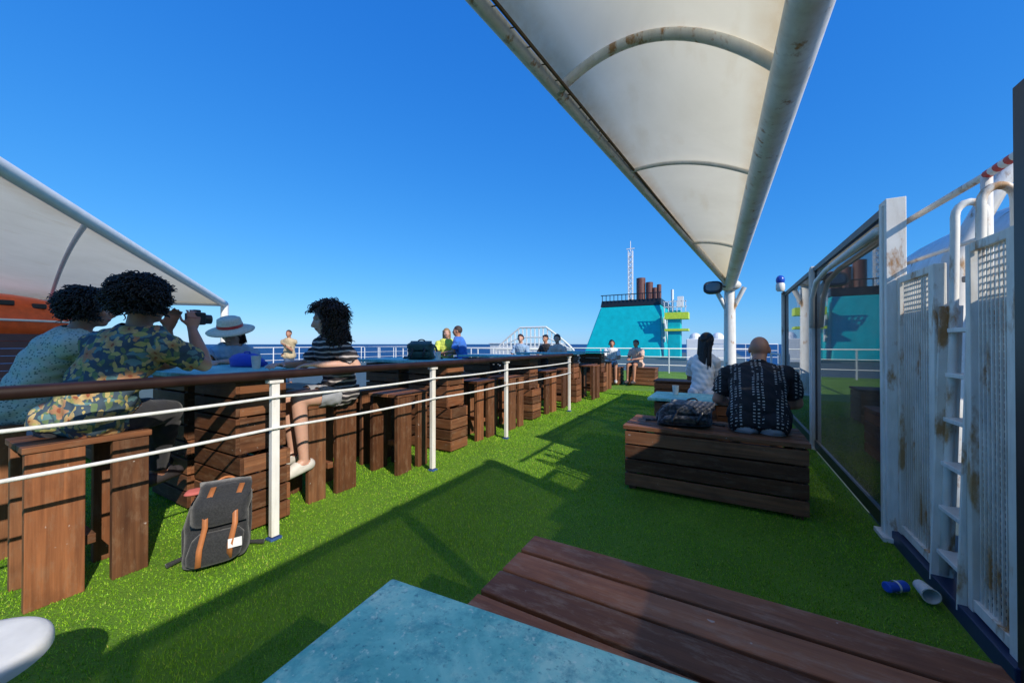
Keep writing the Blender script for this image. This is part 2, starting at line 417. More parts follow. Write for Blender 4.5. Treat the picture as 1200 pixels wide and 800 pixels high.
me.polygons.add(n); me.polygons.foreach_set('loop_start',np.arange(0,3*n,3,dtype=np.int32))
me.update(calc_edges=True)
at=me.attributes.new('rnd','FLOAT','POINT'); at.data.foreach_set('value',np.repeat(rng.uniform(0,1,n),3).astype(np.float32))
me.materials.append(M['blade']); ob=bpy.data.objects.new('artificial_grass',me); COL.objects.link(ob); ob['kind']='stuff'
solo(ob,'green artificial turf pile covering the open deck','artificial grass')

# ------------------------------------------------------------------ rail
RX=-2.62
posts=[-1.7,-.15,1.40,2.96,4.45,6.85]
root=thing('deck_railing',(RX,1.4,0),'white deck railing with dark varnished handrail beside bar tables','railing')
mb=MB(); ys=np.linspace(-1.8,6.95,40)
mb.rings([((RX,y,1.095),V((.048,0,0)),V((0,0,.030))) for y in ys],n=16,pw=3); mb.done('handrail','handrail',root,smooth='auto')
for y in posts:
    mb=MB(); mb.box((RX,y,.545),(.038,.05,1.04)); mb.box((RX,y,1.05),(.06,.09,.02))
    mb.box((RX,y,.010),(.07,.075,.014),mi=1)
    for z in(.745,.95): mb.tube([(RX-.03,y,z),(RX+.03,y,z)],.016,8)
    mb.done('post',['white_rust2','foot_blue'],root,bevel=.003)
for z in(.745,.95):
    pts=[]
    for a_,b_ in zip(posts[:-1],posts[1:]):
        for k in range(10):
            t=k/10; pts.append((RX+.03,a_+(b_-a_)*t,z-.012*4*t*(1-t)))
    pts.append((RX+.03,posts[-1],z))
    mb=MB(); mb.tube(pts,.0095,8); mb.done('rope','rope',root,smooth=True)

# ------------------------------------------------------------------ furniture
def bench(loc,label,sx=1.32,sy=.60,h=.57,mat='wood',cat='bench',name='wooden_bench',group='slatted wooden bench boxes'):
    x,y,z=loc; root=thing(name,loc,label,cat,group)
    mb=MB(); n=5; w=(sy+.02)/n
    for i in range(n):
        mb.box((x+random.uniform(-.003,.003),y-sy/2-.01+w*(i+.5),h-.018+random.uniform(-.0015,.0015)),(sx+.03,w-.014,.036),rot=Matrix.Rotation(random.uniform(-.004,.004),3,'Z'))
    mb.done('seat',mat,root,bevel=.004)
    mb=MB(); rows=4; rh=(h-.045-.03)/rows
    for i in range(rows):
        zc=.03+rh*(i+.5)
        for s_ in(-1,1):
            mb.box((x,y+s_*(sy/2-.0125),zc),(sx,.025,rh-.015)); mb.box((x+s_*(sx/2-.0125),y,zc),(.024,sy-.056,rh-.015))
    for sx_ in(-1,1):
        for sy_ in(-1,1): mb.box((x+sx_*(sx/2-.06),y+sy_*(sy/2-.056),(h-.04)/2),(.06,.06,h-.045))
    mb.done('base','wood',root,bevel=.003)
    return root
bench((-.045,.985,0),'weathered brown slatted bench box on the turf beside teal table',1.15,.62,mat='wood_faded')
b2=bench((-.13,3.75,0),'brown slatted bench box on which a man in black sits',1.32,.60)
b3=bench((-.15,5.65,0),'brown slatted bench box behind the low teal table',1.32,.58)
bench((-3.35,12.3,0),'small brown slatted box seat near the far railing',.85,.7,.56)
bench((-2.3,12.5,0),'small brown slatted box seat near the far railing',.85,.7,.56)
bench((-.6,8.3,0),'brown slatted bench box beyond the woman in white',1.3,.6)
bench((-6.4,1.6,0),'brown slatted bench box on the shaded side of the tables',1.3,.6)
bench((-6.4,3.9,0),'brown slatted bench box on the shaded side of the tables',1.3,.6)

def lowtable(x,y,sx,sy,h,label):
    root=thing('low_table',(x,y,0),label,'table')
    mb=MB(); mb.box((x,y,h-.016),(sx,sy,.032)); mb.done('table_top','teal_top',root,bevel=.006)
    mb=MB(); 
    rows=4; rh=(h-.05-.03)/rows
    for i in range(rows):
        zc=.03+rh*(i+.5)
        for s_ in(-1,1):
            mb.box((x,y+s_*(sy/2-.08),zc),(sx-.12,.025,rh-.015)); mb.box((x+s_*(sx/2-.08),y,zc),(.024,sy-.21,rh-.015))
    for sx_ in(-1,1):
        for sy_ in(-1,1): mb.box((x+sx_*(sx/2-.13),y+sy_*(sy/2-.13),(h-.04)/2),(.06,.06,h-.045))
    mb.done('base','wood',root,bevel=.003)
    return root
lt=lowtable(-.062,.375,1.2,.62,.75,'low table with worn speckled teal top beside the slatted bench'); lt.rotation_euler=(0,0,.083)
lowtable(-.38,4.60,.72,.62,.72,'low teal topped wooden table behind the man in black')

def hightable(y,label):
    cx=-3.53; root=thing('bar_table',(cx,y,0),label,'table','high bar tables along the railing')
    mb=MB(); mb.box((cx,y,1.085),(1.46,.72,.034)); mb.done('table_top','teal_top',root,bevel=.006)
    for k,xx in enumerate((-3.2,-4.0)):
        mb=MB(); rows=8; rh=1.03/rows
        for i in range(rows):
            zc=.02+rh*(i+.5); o_=.0 if i>=4 else .03
            w=.62 if i>=4 else .68
            for s_ in(-1,1):
                mb.box((xx+o_,y+s_*(.155),zc),(w,.025,rh-.016)); mb.box((xx+o_+s_*(w/2-.0125),y,zc),(.024,.284,rh-.016))
        for a_ in(-1,1):
            for b_ in(-1,1): mb.box((xx+.01+a_*.26,y+b_*.115,.52),(.05,.05,1.03))
        mb.done('crate_pedestal','wood',root,bevel=.003)
    return root
t1=hightable(1.46,'bar table with teal top on stacked crates where friends sit')
for y in(3.68,5.85,8.0,10.1): copy_thing(t1,(-3.53,y,0),label='high bar table with teal top on wooden crate pedestals')

def stool(loc,label,rz=0):
    x,y,_=loc; root=thing('bar_stool',loc,label,'stool','high wooden bar stools')
    mb=MB()
    for i in range(3): mb.box((x-.135+.135*i,y,.785),(.125,.47,.032))
    mb.done('seat','wood',root,bevel=.003)
    for a_ in(-1,1):
        for b_,w in((-1,.20),(1,.15)):
            mb=MB(); mb.box((x+a_*.165,y+b_*(.225-w/2),.384),(.046,w,.766)); mb.done('leg','wood',root,bevel=.004)
    mb=MB(); mb.box((x,y,.25),(.28,.05,.05)); mb.done('footrest','wood',root,bevel=.003)
    root.rotation_euler=(0,0,rz); return root
s1=stool((-3.12,.64,0),'tall brown wooden plank stool under a man in a tropical shirt')
copy_thing(s1,(-3.98,.56,0),.05,label='tall brown wooden plank stool beside the bar table')
copy_thing(s1,(-3.12,2.06,0),3.14,label='tall brown wooden plank stool under a woman in striped tee')
copy_thing(s1,(-4.62,2.08,0),.3,label='tall brown wooden plank stool beside the bar table')
for (x,y,r) in [(-3.0,2.87,0.06),(-3.55,2.95,-.1),(-4.1,2.85,.1),(-3.05,4.35,3.1),(-3.75,4.4,3.2),(-3.0,5.1,.0),(-3.7,5.1,.1),(-3.05,6.55,3.1),(-3.7,6.6,3.2),(-3.05,7.3,.1),(-2.85,8.75,3.1),(-3.6,8.7,3.1),(-3.1,9.4,0),(-3.1,10.8,3.1),(-5.1,6.75,.3),(-5.8,7.0,.1),(-4.75,8.9,.2),(-4.35,9.7,.1)]:
    copy_thing(s1,(x,y,0),r,label='tall brown wooden plank stool by the bar tables')

root=thing('plastic_stool',(-1.77,.13,0),'round white plastic stool top standing on the turf','stool')
mb=MB(); c=V((-1.77,.13,0))
prof=[(.0,.472),(.10,.472),(.150,.4715),(.166,.469),(.174,.462),(.178,.450),(.178,.432),(.172,.428),(.02,.426)]
mb.rings([(c+V((0,0,z)),V((max(r,.002),0,0)),V((0,max(r,.002),0))) for r,z in prof],n=48); mb.done('seat','plastic_white',root,smooth='auto')
for k in range(4):
    a=k*math.pi/2+.6; mb=MB(); mb.tube([c+V((.07*math.cos(a),.07*math.sin(a),.43)),c+V((.09*math.cos(a),.09*math.sin(a),0))],[.02,.016],10); mb.done('leg','plastic_white',root,smooth='auto')

# ------------------------------------------------------------------ right hand wall
WX=.975
root=thing('glass_windbreak',(WX,6,0),'tall glass windbreak in white rusty steel frame along deck edge','windbreak')
for y,w in((3.44,.13),(5.92,.10),(8.6,.09)):
    mb=MB(); mb.box((WX,y,1.13),(.10,w,2.26)); mb.box((WX-.055,y,1.13),(.012,w*.35,2.2)); mb.box((WX,y,.02),(.16,w+.06,.03)); mb.done('post','white_rust2',root,bevel=.004)
mb=MB()
for a_,b_ in((3.505,5.87),(5.97,8.555)):
    mb.box((WX,(a_+b_)/2,2.22),(.05,b_-a_,.06)); mb.box((WX,(a_+b_)/2,.07),(.05,b_-a_,.10))
    mb.box((WX,a_+.02,1.155),(.03,.03,2.06)); mb.box((WX,b_-.02,1.155),(.03,.03,2.06))
mb.done('frame','dark_metal',root,bevel=.003)
mb=MB()
mb.tube([(WX-.05,5.83,1.5),(WX-.06,5.75,1.85),(WX-.06,5.5,2.02),(WX-.06,5.0,2.07),(WX-.06,3.5,2.08)],.026,10); mb.done('brace','white',root,smooth=True)
for a_,b_ in((3.545,5.83),(6.01,8.515)):
    mb=MB(); mb.box((WX,(a_+b_)/2,1.155),(.012,b_-a_,2.05)); mb.done('glass_pane','glass',root)
root=thing('signal_lamp',(WX-.1,8.35,2.26),'small blue and white lamp on top of windbreak frame','lamp')
c=V((WX-.1,8.35,2.26)); mb=MB(); mb.rings([(c+V((0,0,z)),V((r,0,0)),V((0,r,0))) for r,z in((.05,0),(.07,.03),(.07,.12),(.05,.16))],n=16); mb.done('lamp_body','plastic_white',root,smooth='auto')
mb=MB(); mb.ell(c+V((0,0,.2)),(.07,.07,.09)); mb.done('lamp_dome','blue',root,smooth=True)
mb=MB(); mb.box(c+V((.05,.1,-.02)),(.03,.25,.03)); mb.done('bracket','dark_metal',root)

root=thing('dark_windbreak',(WX+.03,0,0),'tall dark framed windbreak panel with tinted glass at deck edge','windbreak')
nx=WX+.04
mb=MB()
mb.box((nx-.01,2.135,1.14),(.09,.12,2.28))
for y in(.78,-.75,-2.3,-3.8): mb.box((nx,y,1.14),(.075,.07,2.28))
for a_,b_ in((.82,2.07),(-.71,.74),(-2.26,-.79),(-3.76,-2.34)):
    for z,hh in((2.24,.07),(1.36,.07),(.06,.08)): mb.box((nx,(a_+b_)/2,z),(.05,b_-a_,hh))
mb.done('frame','brown_metal',root,bevel=.003)
for a_,b_ in((.82,2.07),(-.71,.74),(-2.26,-.79),(-3.76,-2.34)):
    mb=MB(); mb.box((nx,(a_+b_)/2,1.795),(.01,b_-a_-.004,.795)); mb.done('glass_pane','glass_near',root)
    mb=MB(); mb.box((nx,(a_+b_)/2,.71),(.01,b_-a_-.004,1.21)); mb.done('lower_panel','glass_dark',root)

def meshfence(ya,yb,top,label):
    root=thing('wire_mesh_fence',(WX+.02,ya,0),label,'fence','white wire mesh fence panels')
    x=WX+.02
    mb=MB(); mb.box((x,ya+.03,top/2+.04),(.05,.06,top-.08)); mb.box((x,yb-.02,top/2+.04),(.04,.04,top-.08)); mb.box((x,(ya+yb)/2,top-.02),(.045,yb-ya-.1,.04)); mb.box((x,(ya+yb)/2,.12),(.045,yb-ya-.1,.05))
    mb.done('frame','white_rust',root,bevel=.003)
    mb=MB(); st=.030
    y=ya+.08
    while y<yb-.05: mb.box((x-.004,y,top/2+.05),(.007,.0075,top-.15)); y+=st
    z=.16
    while z<top-.05: mb.box((x+.004,(ya+yb)/2,z),(.007,yb-ya-.12,.0075)); z+=st
    mb.done('wire_mesh','mesh_dirty',root)
    return root
meshfence(2.86,3.37,1.73,'white wire mesh fence panel with rust beside the ladder')
meshfence(2.205,2.57,1.76,'white wire mesh fence panel beside the dark windbreak')
mb=MB(); mb.box((WX+.02,2.8,.04),(.10,1.25,.08)); solo(mb.done('deck_edge_kerb','navy',bevel=.004),'low navy painted steel kerb under the mesh fence','kerb')
# solid box added behind the mesh to block sun and shade the deck
root=thing('added_shade_box',(1.6,2.5,-2.6),'added grey box behind the mesh fence that blocks the sun','housing')
mb=MB(); mb.box((1.62,2.55,-.45),(.5,2.0,4.3)); mb.box((1.62,2.55,1.72),(.56,2.06,.04))
for y in(1.9,2.5,3.1): mb.box((1.36,y,-.45),(.02,.04,4.2))
mb.done('shade_box_body','panel_grey',root,bevel=.008)

root=thing('steel_ladder',(1.05,2.7,0),'white steel ladder with rust and hooped handrails in fence gap','ladder')
for y in(2.60,2.83):
    mb=MB()
    pts=[(.99,y,.10),(1.01,y,.7),(1.03,y,1.3),(1.04,y,1.90)]
    for k in range(0,9):
        a=math.pi*k/8; pts.append((1.04+.055*(1-math.cos(a)),y+.01*k/8,1.96+.07*math.sin(a)))
    pts.append((1.155,y+.01,1.3)); pts.append((1.16,y+.01,.9))
    mb.tube(pts,.018,12); mb.done('handrail','white_rust',root,smooth=True)
for i in range(6):
    z=.22+i*.23; x=.995+.04*(z)
    mb=MB(); mb.box((x,2.715,z),(.09,.215,.022)); mb.done('tread','white_rust2',root,bevel=.003)
mb=MB()
for y in(2.582,2.848): mb.rings([((.985+.03*z,y,z),V((.045,0,0)),V((0,.006,0))) for z in(.05,.5,1.0,1.5)],n=8,pw=6)
mb.done('stringer','white_rust',root,smooth='auto')

root=thing('upper_handrail',(1.2,2.9,1.9),'white tubular guard rail wrapped with red and white tape','railing')
mb=MB(); mb.tube([(1.08,3.70,2.14),(1.15,3.3,2.17),(1.2,2.95,2.19),(1.26,2.3,2.24)],.02,10); mb.tube([(1.2,2.95,2.19),(1.2,2.95,-.3)],.022,10); mb.tube([(1.08,3.6,1.85),(1.2,2.95,1.87)],.012,8)
mb.done('rail','white_rust2',root,smooth=True)
mb=MB(); a_=V((1.2,2.95,2.19));b_=V((1.228,2.65,2.213))
for k in range(8): mb.tube([a_.lerp(b_,.02+k*.12),a_.lerp(b_,.02+k*.12+.118)],.0232,10,mi=k%2)
mb.done('warning_tape',['red','white'],root)

root=thing('lifeboat',(3.6,8.0,.2),'covered lifeboat with white canopy and red brown hull hanging outboard','boat')
def boat(root,c,L,W,H,along='y',hm='maroon',tm='white_rust2',wm='black',line='white',blunt=2.6,win=True,cabin=1.15):
    c=V(c); ax=V((0,1,0)) if along=='y' else V(along).normalized(); lt=V((0,0,1)).cross(ax)
    R=[]
    for k in range(21):
        t=-math.cos(math.pi*k/20); w=W/2*(1-abs(t)**blunt)+.02; dz=H*.45*(1-abs(t)**(blunt+.6))+.02
        R.append((c+ax*(t*L/2),lt*w,V((0,0,dz))))
    n=13; P=[]
    for cc,l,dz in R:
        row=[]
        for j in range(n):
            a=math.pi*(1+j/(n-1)); row.append(cc+l*math.copysign(abs(math.cos(a))**.7,math.cos(a))+dz*math.sin(a))
        P.append(row)
    mb=MB(); mb.grid(P); mb.done('hull',hm,root,smooth=True)
    mb=MB(); P=[]
    for cc,l,dz in R:
        row=[]
        for j in range(n):
            a=math.pi*(j/(n-1)); row.append(cc+V((0,0,.03))+l*.96*math.copysign(abs(math.cos(a))**.6,math.cos(a))+dz*cabin*math.sin(a)**.8)
        P.append(row)
    mb.grid(P); mb.done('canopy',tm,root,smooth=True)
    mb=MB()
    pl=[cc+l*1.02+V((0,0,.02)) for cc,l,dz in R]+[cc-l*1.02+V((0,0,.02)) for cc,l,dz in R[::-1]]
    mb.tube(pl,.035,8,closed=True); mb.done('rubbing_strake',line,root,smooth=True)
    if win:
        for t in(-.6,-.4,-.2,0,.2,.4,.6):
            for s_ in(-1,1):
                w=W/2*(1-abs(t)**blunt)+.02; dz=H*.45*(1-abs(t)**(blunt+.6))
                mb=MB(); mb.box(c+ax*(t*L/2)+lt*s_*w*.88+V((0,0,.03+dz*.72)),(.10,.30,.16)); mb.done('window',wm,root,bevel=.03)
boat(root,(3.6,8.1,2.05),6.6,2.1,2.5,blunt=4,win=False,cabin=.85)
root=thing('boat_davit',(2.3,5.6,-2.6),'white steel davit arm holding the lifeboat','davit')
mb=MB(); mb.tube([(2.1,5.7,-2.7),(2.05,5.7,.9),(2.1,5.72,2.2),(2.5,5.75,3.1),(3.4,5.8,3.4)],[.12,.11,.10,.09,.08],12); mb.done('arm','white_rust',root,smooth=True)
mb=MB(); mb.tube([(3.4,5.8,3.36),(3.5,6.0,2.9)],.015,6); mb.done('fall_cable','dark_metal',root)

# ------------------------------------------------------------------ right canopy
Mt=V((.11,12.1,2.9)); Apt=V((.48,3.03,3.5)); Bpt=V((-1.535,3.65,3.97))
def onl(P,Q,y): t=(y-P.y)/(Q.y-P.y); return P+(Q-P)*t
def rise(y): return float(np.interp(y,[-2,1.5,3.65,4.6,5.6,8,11.5],[.5,.5,.46,.26,.13,.07,.02]))
root=thing('sail_canopy',(Mt.x,Mt.y,0),'cream fabric canopy on white steel tubes arching over the deck','canopy')
P=[]
for j in range(49):
    y=11.7+(-2.2-11.7)*j/48
    A=onl(Mt,Apt,y); B=onl(Mt,Bpt,y); row=[]
    for i in range(21):
        u=.03+.95*i/20; row.append(B.lerp(A,u)+V((0,0,rise(y)*4*u*(1-u)+.03)))
    P.append(row)
mb=MB(); mb.grid(P); mem=mb.done('membrane','membrane',root,smooth=True)
mb=MB(); mb.tube([onl(Mt,Apt,y) for y in np.linspace(12.0,-2.2,30)],.140,24); mb.done('edge_tube','white_tube',root,smooth=True)
mb=MB(); mb.tube([onl(Mt,Bpt,y) for y in np.linspace(12.0,-2.2,30)],.07,16); mb.done('edge_tube','white_tube',root,smooth=True)
mb=MB(); pts=[]
for y in np.linspace(11.3,-2.2,60): pts.append(onl(Mt,Bpt,y).lerp(onl(Mt,Apt,y),.06)+V((0,0,-.0)))
mb.tube(pts,.018,6)
for k in range(0,59):
    y=11.3-13.5*k/59; a_=onl(Mt,Bpt,y); b_=a_.lerp(onl(Mt,Apt,y-.1),.06); mb.tube([a_+V((.03,0,0)),b_],.006,4,cap=False)
mb.done('lacing','lace',root)
for y in(8.4,5.4,3.65,1.9,.2):
    A=onl(Mt,Apt,y);B=onl(Mt,Bpt,y); mb=MB()
    rr=.05 if y<4 else .026
    mb.tube([B.lerp(A,u)+V((0,0,rise(y)*4*u*(1-u)-.03)) for u in np.linspace(0,1,25)],rr,12); mb.done('rib','white_rust' if y==3.65 else 'white_tube',root,smooth=True)
mb=MB(); mb.tube([(Mt.x,Mt.y,0),(Mt.x,Mt.y,2.55),(Mt.x,Mt.y,2.9)],[.16,.14,.13],18)
mb.tube([(Mt.x,Mt.y,2.1),(Mt.x-.35,Mt.y-.1,2.85)],.06,10); mb.tube([(Mt.x,Mt.y,2.1),(Mt.x+.35,Mt.y-.1,2.85)],.06,10)
mb.rings([(V((Mt.x,Mt.y,z)),V((r,0,0)),V((0,r,0))) for r,z in((.26,0),(.26,.03),(.17,.04))],n=20)
mb.done('mast','white_rust2',root,smooth='auto')
mb=MB(); mb.ell(Mt+V((0,-.1,.02)),(.28,.28,.16)); mb.done('mast_head','white_rust',root,smooth=True)
root=thing('floodlight',(-.28,11.3,2.75),'dark floodlight hanging from the canopy mast','floodlight')
c=V((-.28,11.3,2.76)); Rf=Matrix.Rotation(-.35,3,'X'); fy_=Rf@V((0,1,0)); fz_=Rf@V((0,0,1))
mb=MB(); mb.rings([(c+fy_*y,V((a,0,0)),fz_*b) for y,a,b in((-.12,.22,.17),(-.08,.23,.18),(.04,.19,.14),(.14,.09,.08))],n=20,pw=3.0); mb.done('housing','dark_metal',root,smooth='auto')
mb=MB(); mb.rings([(c+fy_*y,V((.17,0,0)),fz_*.12) for y in(-.123,-.128)],n=20,pw=3.0); mb.done('lens','lens',root)
mb=MB(); mb.tube([c+V((.15,.1,.08)),c+V((.32,.5,.1))],.025,8); mb.done('bracket','dark_metal',root)

root=thing('sail_canopy',(-17,7.2,0),'cream canopy with white edge tube over far side deck','canopy')
P0=V((-17,7.2,2.85)); T1=V((-9.8,1.14,4.05)); T2=V((-21.5,2.5,2.85))
mb=MB(); P=[]
for j in range(33):
    t=.03+1.55*j/32; A=P0+(T1-P0)*t; B=P0+(T2-P0)*t; row=[]
    for i in range(15):
        u=i/14; row.append(A.lerp(B,u)+V((0,0,.35*t*4*u*(1-u))))
    P.append(row)
mb.grid(P); mb.done('membrane','membrane',root,smooth=True)
mb=MB(); mb.tube([P0+(T1-P0)*t for t in np.linspace(0,1.58,30)],.13,16); mb.done('edge_tube','white',root,smooth=True)
mb=MB(); mb.tube([P0+(T2-P0)*t for t in np.linspace(0,1.58,10)],.08,12); mb.done('edge_tube','white',root,smooth=True)
for t in(.8,1.15):
    A=P0+(T1-P0)*t; B=P0+(T2-P0)*t; mb=MB(); mb.tube([A.lerp(B,u)+V((0,0,.35*t*4*u*(1-u)-.04)) for u in np.linspace(0,1,20)],.05,10); mb.done('rib','white',root,smooth=True)
mb=MB(); mb.tube([(-17,7.2,0),(-17,7.2,2.9)],.13,14); mb.done('mast','white',root,smooth='auto')

root=thing('rescue_boat',(-19.8,2.2,1),'orange covered rescue boat stowed under the far canopy','boat')
boat(root,(-19.6,1.0,2.0),6.4,2.2,1.6,hm='orange',tm='orange',line='white',blunt=3.5)
root=thing('slatted_screen',(-13,0,0),'dark red brown slatted windscreen at other side of the deck','screen')
mb=MB()
for i in range(9): mb.box((-13,0,.2+.155*i),(.03,4.9,.145))
mb.done('slats','screen',root)
mb=MB()
for y in(-2.4,0,2.4): mb.box((-13.04,y,.80),(.05,.06,1.6))
mb.done('post','dark_metal',root)

# ------------------------------------------------------------------ far railings
def railing(pts,label,h=1.1,sp=1.5,n=3,name='white_railing',r=.022):
    pts=[V(p) for p in pts]; root=thing(name,pts[0],label,'railing')
    for a_,b_ in zip(pts[:-1],pts[1:]):
        for k in range(n):
            mb=MB(); mb.tube([a_+V((0,0,h*(k+1)/n)),b_+V((0,0,h*(k+1)/n))],r if k==n-1 else r*.6,8); mb.done('rail','white',root,smooth=True)
    me=None
    for a_,b_ in zip(pts[:-1],pts[1:]):
        L=(b_-a_).length; m=max(1,int(L/sp))
        for k in range(m+1):
            p=a_.lerp(b_,k/m)
            if me is None:
                mb=MB(); mb.box(pts[0]+V((0,0,h/2)),(.04,.04,h-.03)); ob=mb.done('stanchion','white',root); me=ob
                ob.location=p-pts[0]
            else:
                o2=me.copy(); COL.objects.link(o2); o2.location=p-pts[0]
    return root
railing([(-22,17.8,0),(.9,17.8,0),(.9,8.75,0)],'white steel railing along the far edge of the deck')
railing([(-22.6,-3,0),(-22.6,30,0)],'white steel railing along ship side')
railing([(-6.9,14.6,0),(-15,14.6,0)],'white steel railing between deck areas')
railing([(-1.5,30,0),(3,30,0)],'white railing around funnel deck',h=1.3,sp=.8)
root=thing('arched_railing',(-9,18,0),'white arched steel railing with vertical bars','railing')
xa,xb=-11.4,-6.7
def azf(x):
    t=(x-xa)/(xb-xa)*2-1
    return .95+1.25*min(1,(1-abs(t))*1.5)**.85
xs=np.linspace(xa,xb,31)
mb=MB(); mb.tube([(x,18.2,azf(x)) for x in xs],.05,8); mb.tube([(x,18.2,.35+azf(x)*.6) for x in xs],.035,8); mb.tube([(xa,18.2,1.0),(xb,18.2,1.0)],.04,8)
for x in np.linspace(xa,xb,20): mb.box((x,18.2,azf(x)/2),(.05,.05,azf(x)))
mb.done('bars','white',root)

root=thing('ship_funnel',(-8.7,42,0),'large teal ship funnel with black grille top and exhaust pipes','funnel')
def prism(mb,b,t,z0,z1,mi=0):
    (x0,y0,x1,y1)=b;(a0,c0,a1,c1)=t
    mb._add([(x0,y0,z0),(x1,y0,z0),(x1,y1,z0),(x0,y1,z0),(a0,c0,z1),(a1,c0,z1),(a1,c1,z1),(a0,c1,z1)],[(0,3,2,1),(4,5,6,7),(0,1,5,4),(1,2,6,5),(2,3,7,6),(3,0,4,7)],None,None,mi)
mb=MB(); prism(mb,(-12.9,37.5,-5.2,47),(-11.3,38.6,-5.4,46),0,5.1); mb.done('casing','teal_paint',root,bevel=.12)
mb=MB(); prism(mb,(-11.3,38.6,-5.4,46),(-11.2,38.7,-5.4,46),5.12,5.75)
for x in np.linspace(-11.1,-5.5,15): mb.box((x,38.55,6.0),(.06,.06,.6))
mb.box((-8.3,38.55,6.3),(5.9,.08,.08)); mb.done('top_grille','black',root)
for (x,h,r) in((-7.7,8.2,.46),(-6.85,7.7,.36),(-6.3,7.1,.26),(-5.9,7.4,.22)):
    mb=MB(); mb.tube([(x,41,5.5),(x,41,h),(x,41,h+.02)],[r,r,r*.8],16); mb.done('exhaust_pipe','brown_pipe',root,smooth='auto')
mb=MB(); xs_=-5.2
for y in(39.6,42.2): mb.box((xs_-.02,y,2.7),(.14,.55,2.4))
mb.box((xs_-.02,40.9,2.7),(.12,.45,3.3),rot=Matrix.Rotation(.72,3,'X')); mb.done('letter_emblem','white',root)
root=thing('lattice_mast',(-8.6,40,5),'tall white lattice radio mast beside the funnel','mast')
mb=MB(); cx,cy=-8.55,40.0; q=.20
for a_ in(-q,q):
    for b_ in(-q,q): mb.tube([(cx+a_,cy+b_,5.2),(cx+a_,cy+b_,11.0)],.04,6)
for k in range(10):
    z=5.4+k*.55
    mb.tube([(cx-q,cy-q,z),(cx+q,cy-q,z+.55)],.028,5); mb.tube([(cx+q,cy-q,z),(cx-q,cy-q,z+.55)],.028,5); mb.box((cx,cy,z),(.44,.44,.04))
mb.tube([(cx,cy,10.9),(cx,cy,12.0)],.04,6); mb.box((cx,cy,11.2),(.8,.08,.1)); mb.done('lattice','white',root)
root=thing('deck_tower',(-4,38,0),'teal service tower with lime green platform and rails','tower')
mb=MB(); mb.box((-4.1,38,2.2),(1.1,1.2,4.4)); mb.done('tower_body','teal_paint',root,bevel=.05)
mb=MB(); mb.box((-3.9,38,3.9),(2.0,1.6,.6)); mb.box((-3.9,38,2.6),(2.0,1.6,.2)); mb.done('platform','lime',root)
mb=MB()
for z in(4.7,5.2): mb.box((-4,37.2,z),(2,.06,.06))
for x in np.linspace(-4.9,-3.1,6): mb.box((x,37.2,4.75),(.06,.06,1.0))
mb.tube([(-4.3,38,4.4),(-4.3,38,6.4)],.12,8); mb.box((-3.6,38,5.2),(.5,.5,1.0)); mb.done('tower_rail','white',root)
mb=MB(); mb.box((-1.2,33.8,.85),(3.0,2.0,1.7)); 
for x in(-2.1,-.5): mb.ell((x,33.6,1.75),(.45,.45,.45))
solo(mb.done('ventilation_house','white',bevel=.05),'white ventilation housing with rounded domes near the funnel','deckhouse')
mb=MB(); mb.box((-15.5,30,.65),(6,3,1.3)); mb.box((-15.5,30,1.35),(6.2,3.2,.08)); solo(mb.done('deck_locker','hull',bevel=.04),'long low grey white deck locker beyond the railing','locker')

# ------------------------------------------------------------------ people
def seg_sd(Pn,a,b,ra,rb):
    a=np.array(a);b=np.array(b);ab=b-a;L=max(ab@ab,1e-9)
    t=np.clip(((Pn-a)@ab)/L,0,1); q=a+t[:,None]*ab
    return np.linalg.norm(Pn-q,axis=1)-(ra+(rb-ra)*t),t
def frame(f,u=V((0,0,1))):
    f=V(f).normalized(); r=f.cross(u).normalized(); u2=r.cross(f).normalized(); return r,f,u2
def hand(mb,w,dr,nrm,curl=.7,thumb=1,voxel=.007):
    w=V(w);dr=V(dr).normalized(); nrm=V(nrm); nrm=(nrm-dr*nrm.dot(dr)).normalized(); lt=dr.cross(nrm)*thumb
    fat=max(.0085,voxel*1.15)
    R=[(w+dr*t,lt*a,nrm*b) for t,a,b in((-.01,.026,.020),(.02,.034,.017),(.06,.041,.015),(.088,.040,.013))]
    mb.rings(R,n=14)
    for i,(o_,L) in enumerate(((-.033,.062),(-.011,.074),(.011,.080),(.033,.070))):
        p=w+dr*.084+lt*o_; dd=(dr+lt*o_*1.6).normalized(); r=fat*1.05
        for s_,(fr,cu) in enumerate(((.45,.35),(.32,.9),(.25,1.4))):
            a=curl*cu; q=p+(dd*math.cos(a)+nrm*math.sin(a))*L*fr; mb.caps(p,q,r,r*.92,10); p=q; r*=.93
    p=w+dr*.03+lt*.03; q=p+(dr*.6+lt*.75+nrm*.25).normalized()*.042; mb.caps(p,q,fat*1.35,fat*1.1,10); q2=q+(dr*.95+lt*.15+nrm*.45*curl).normalized()*.032; mb.caps(q,q2,fat*1.1,fat*.95,10)

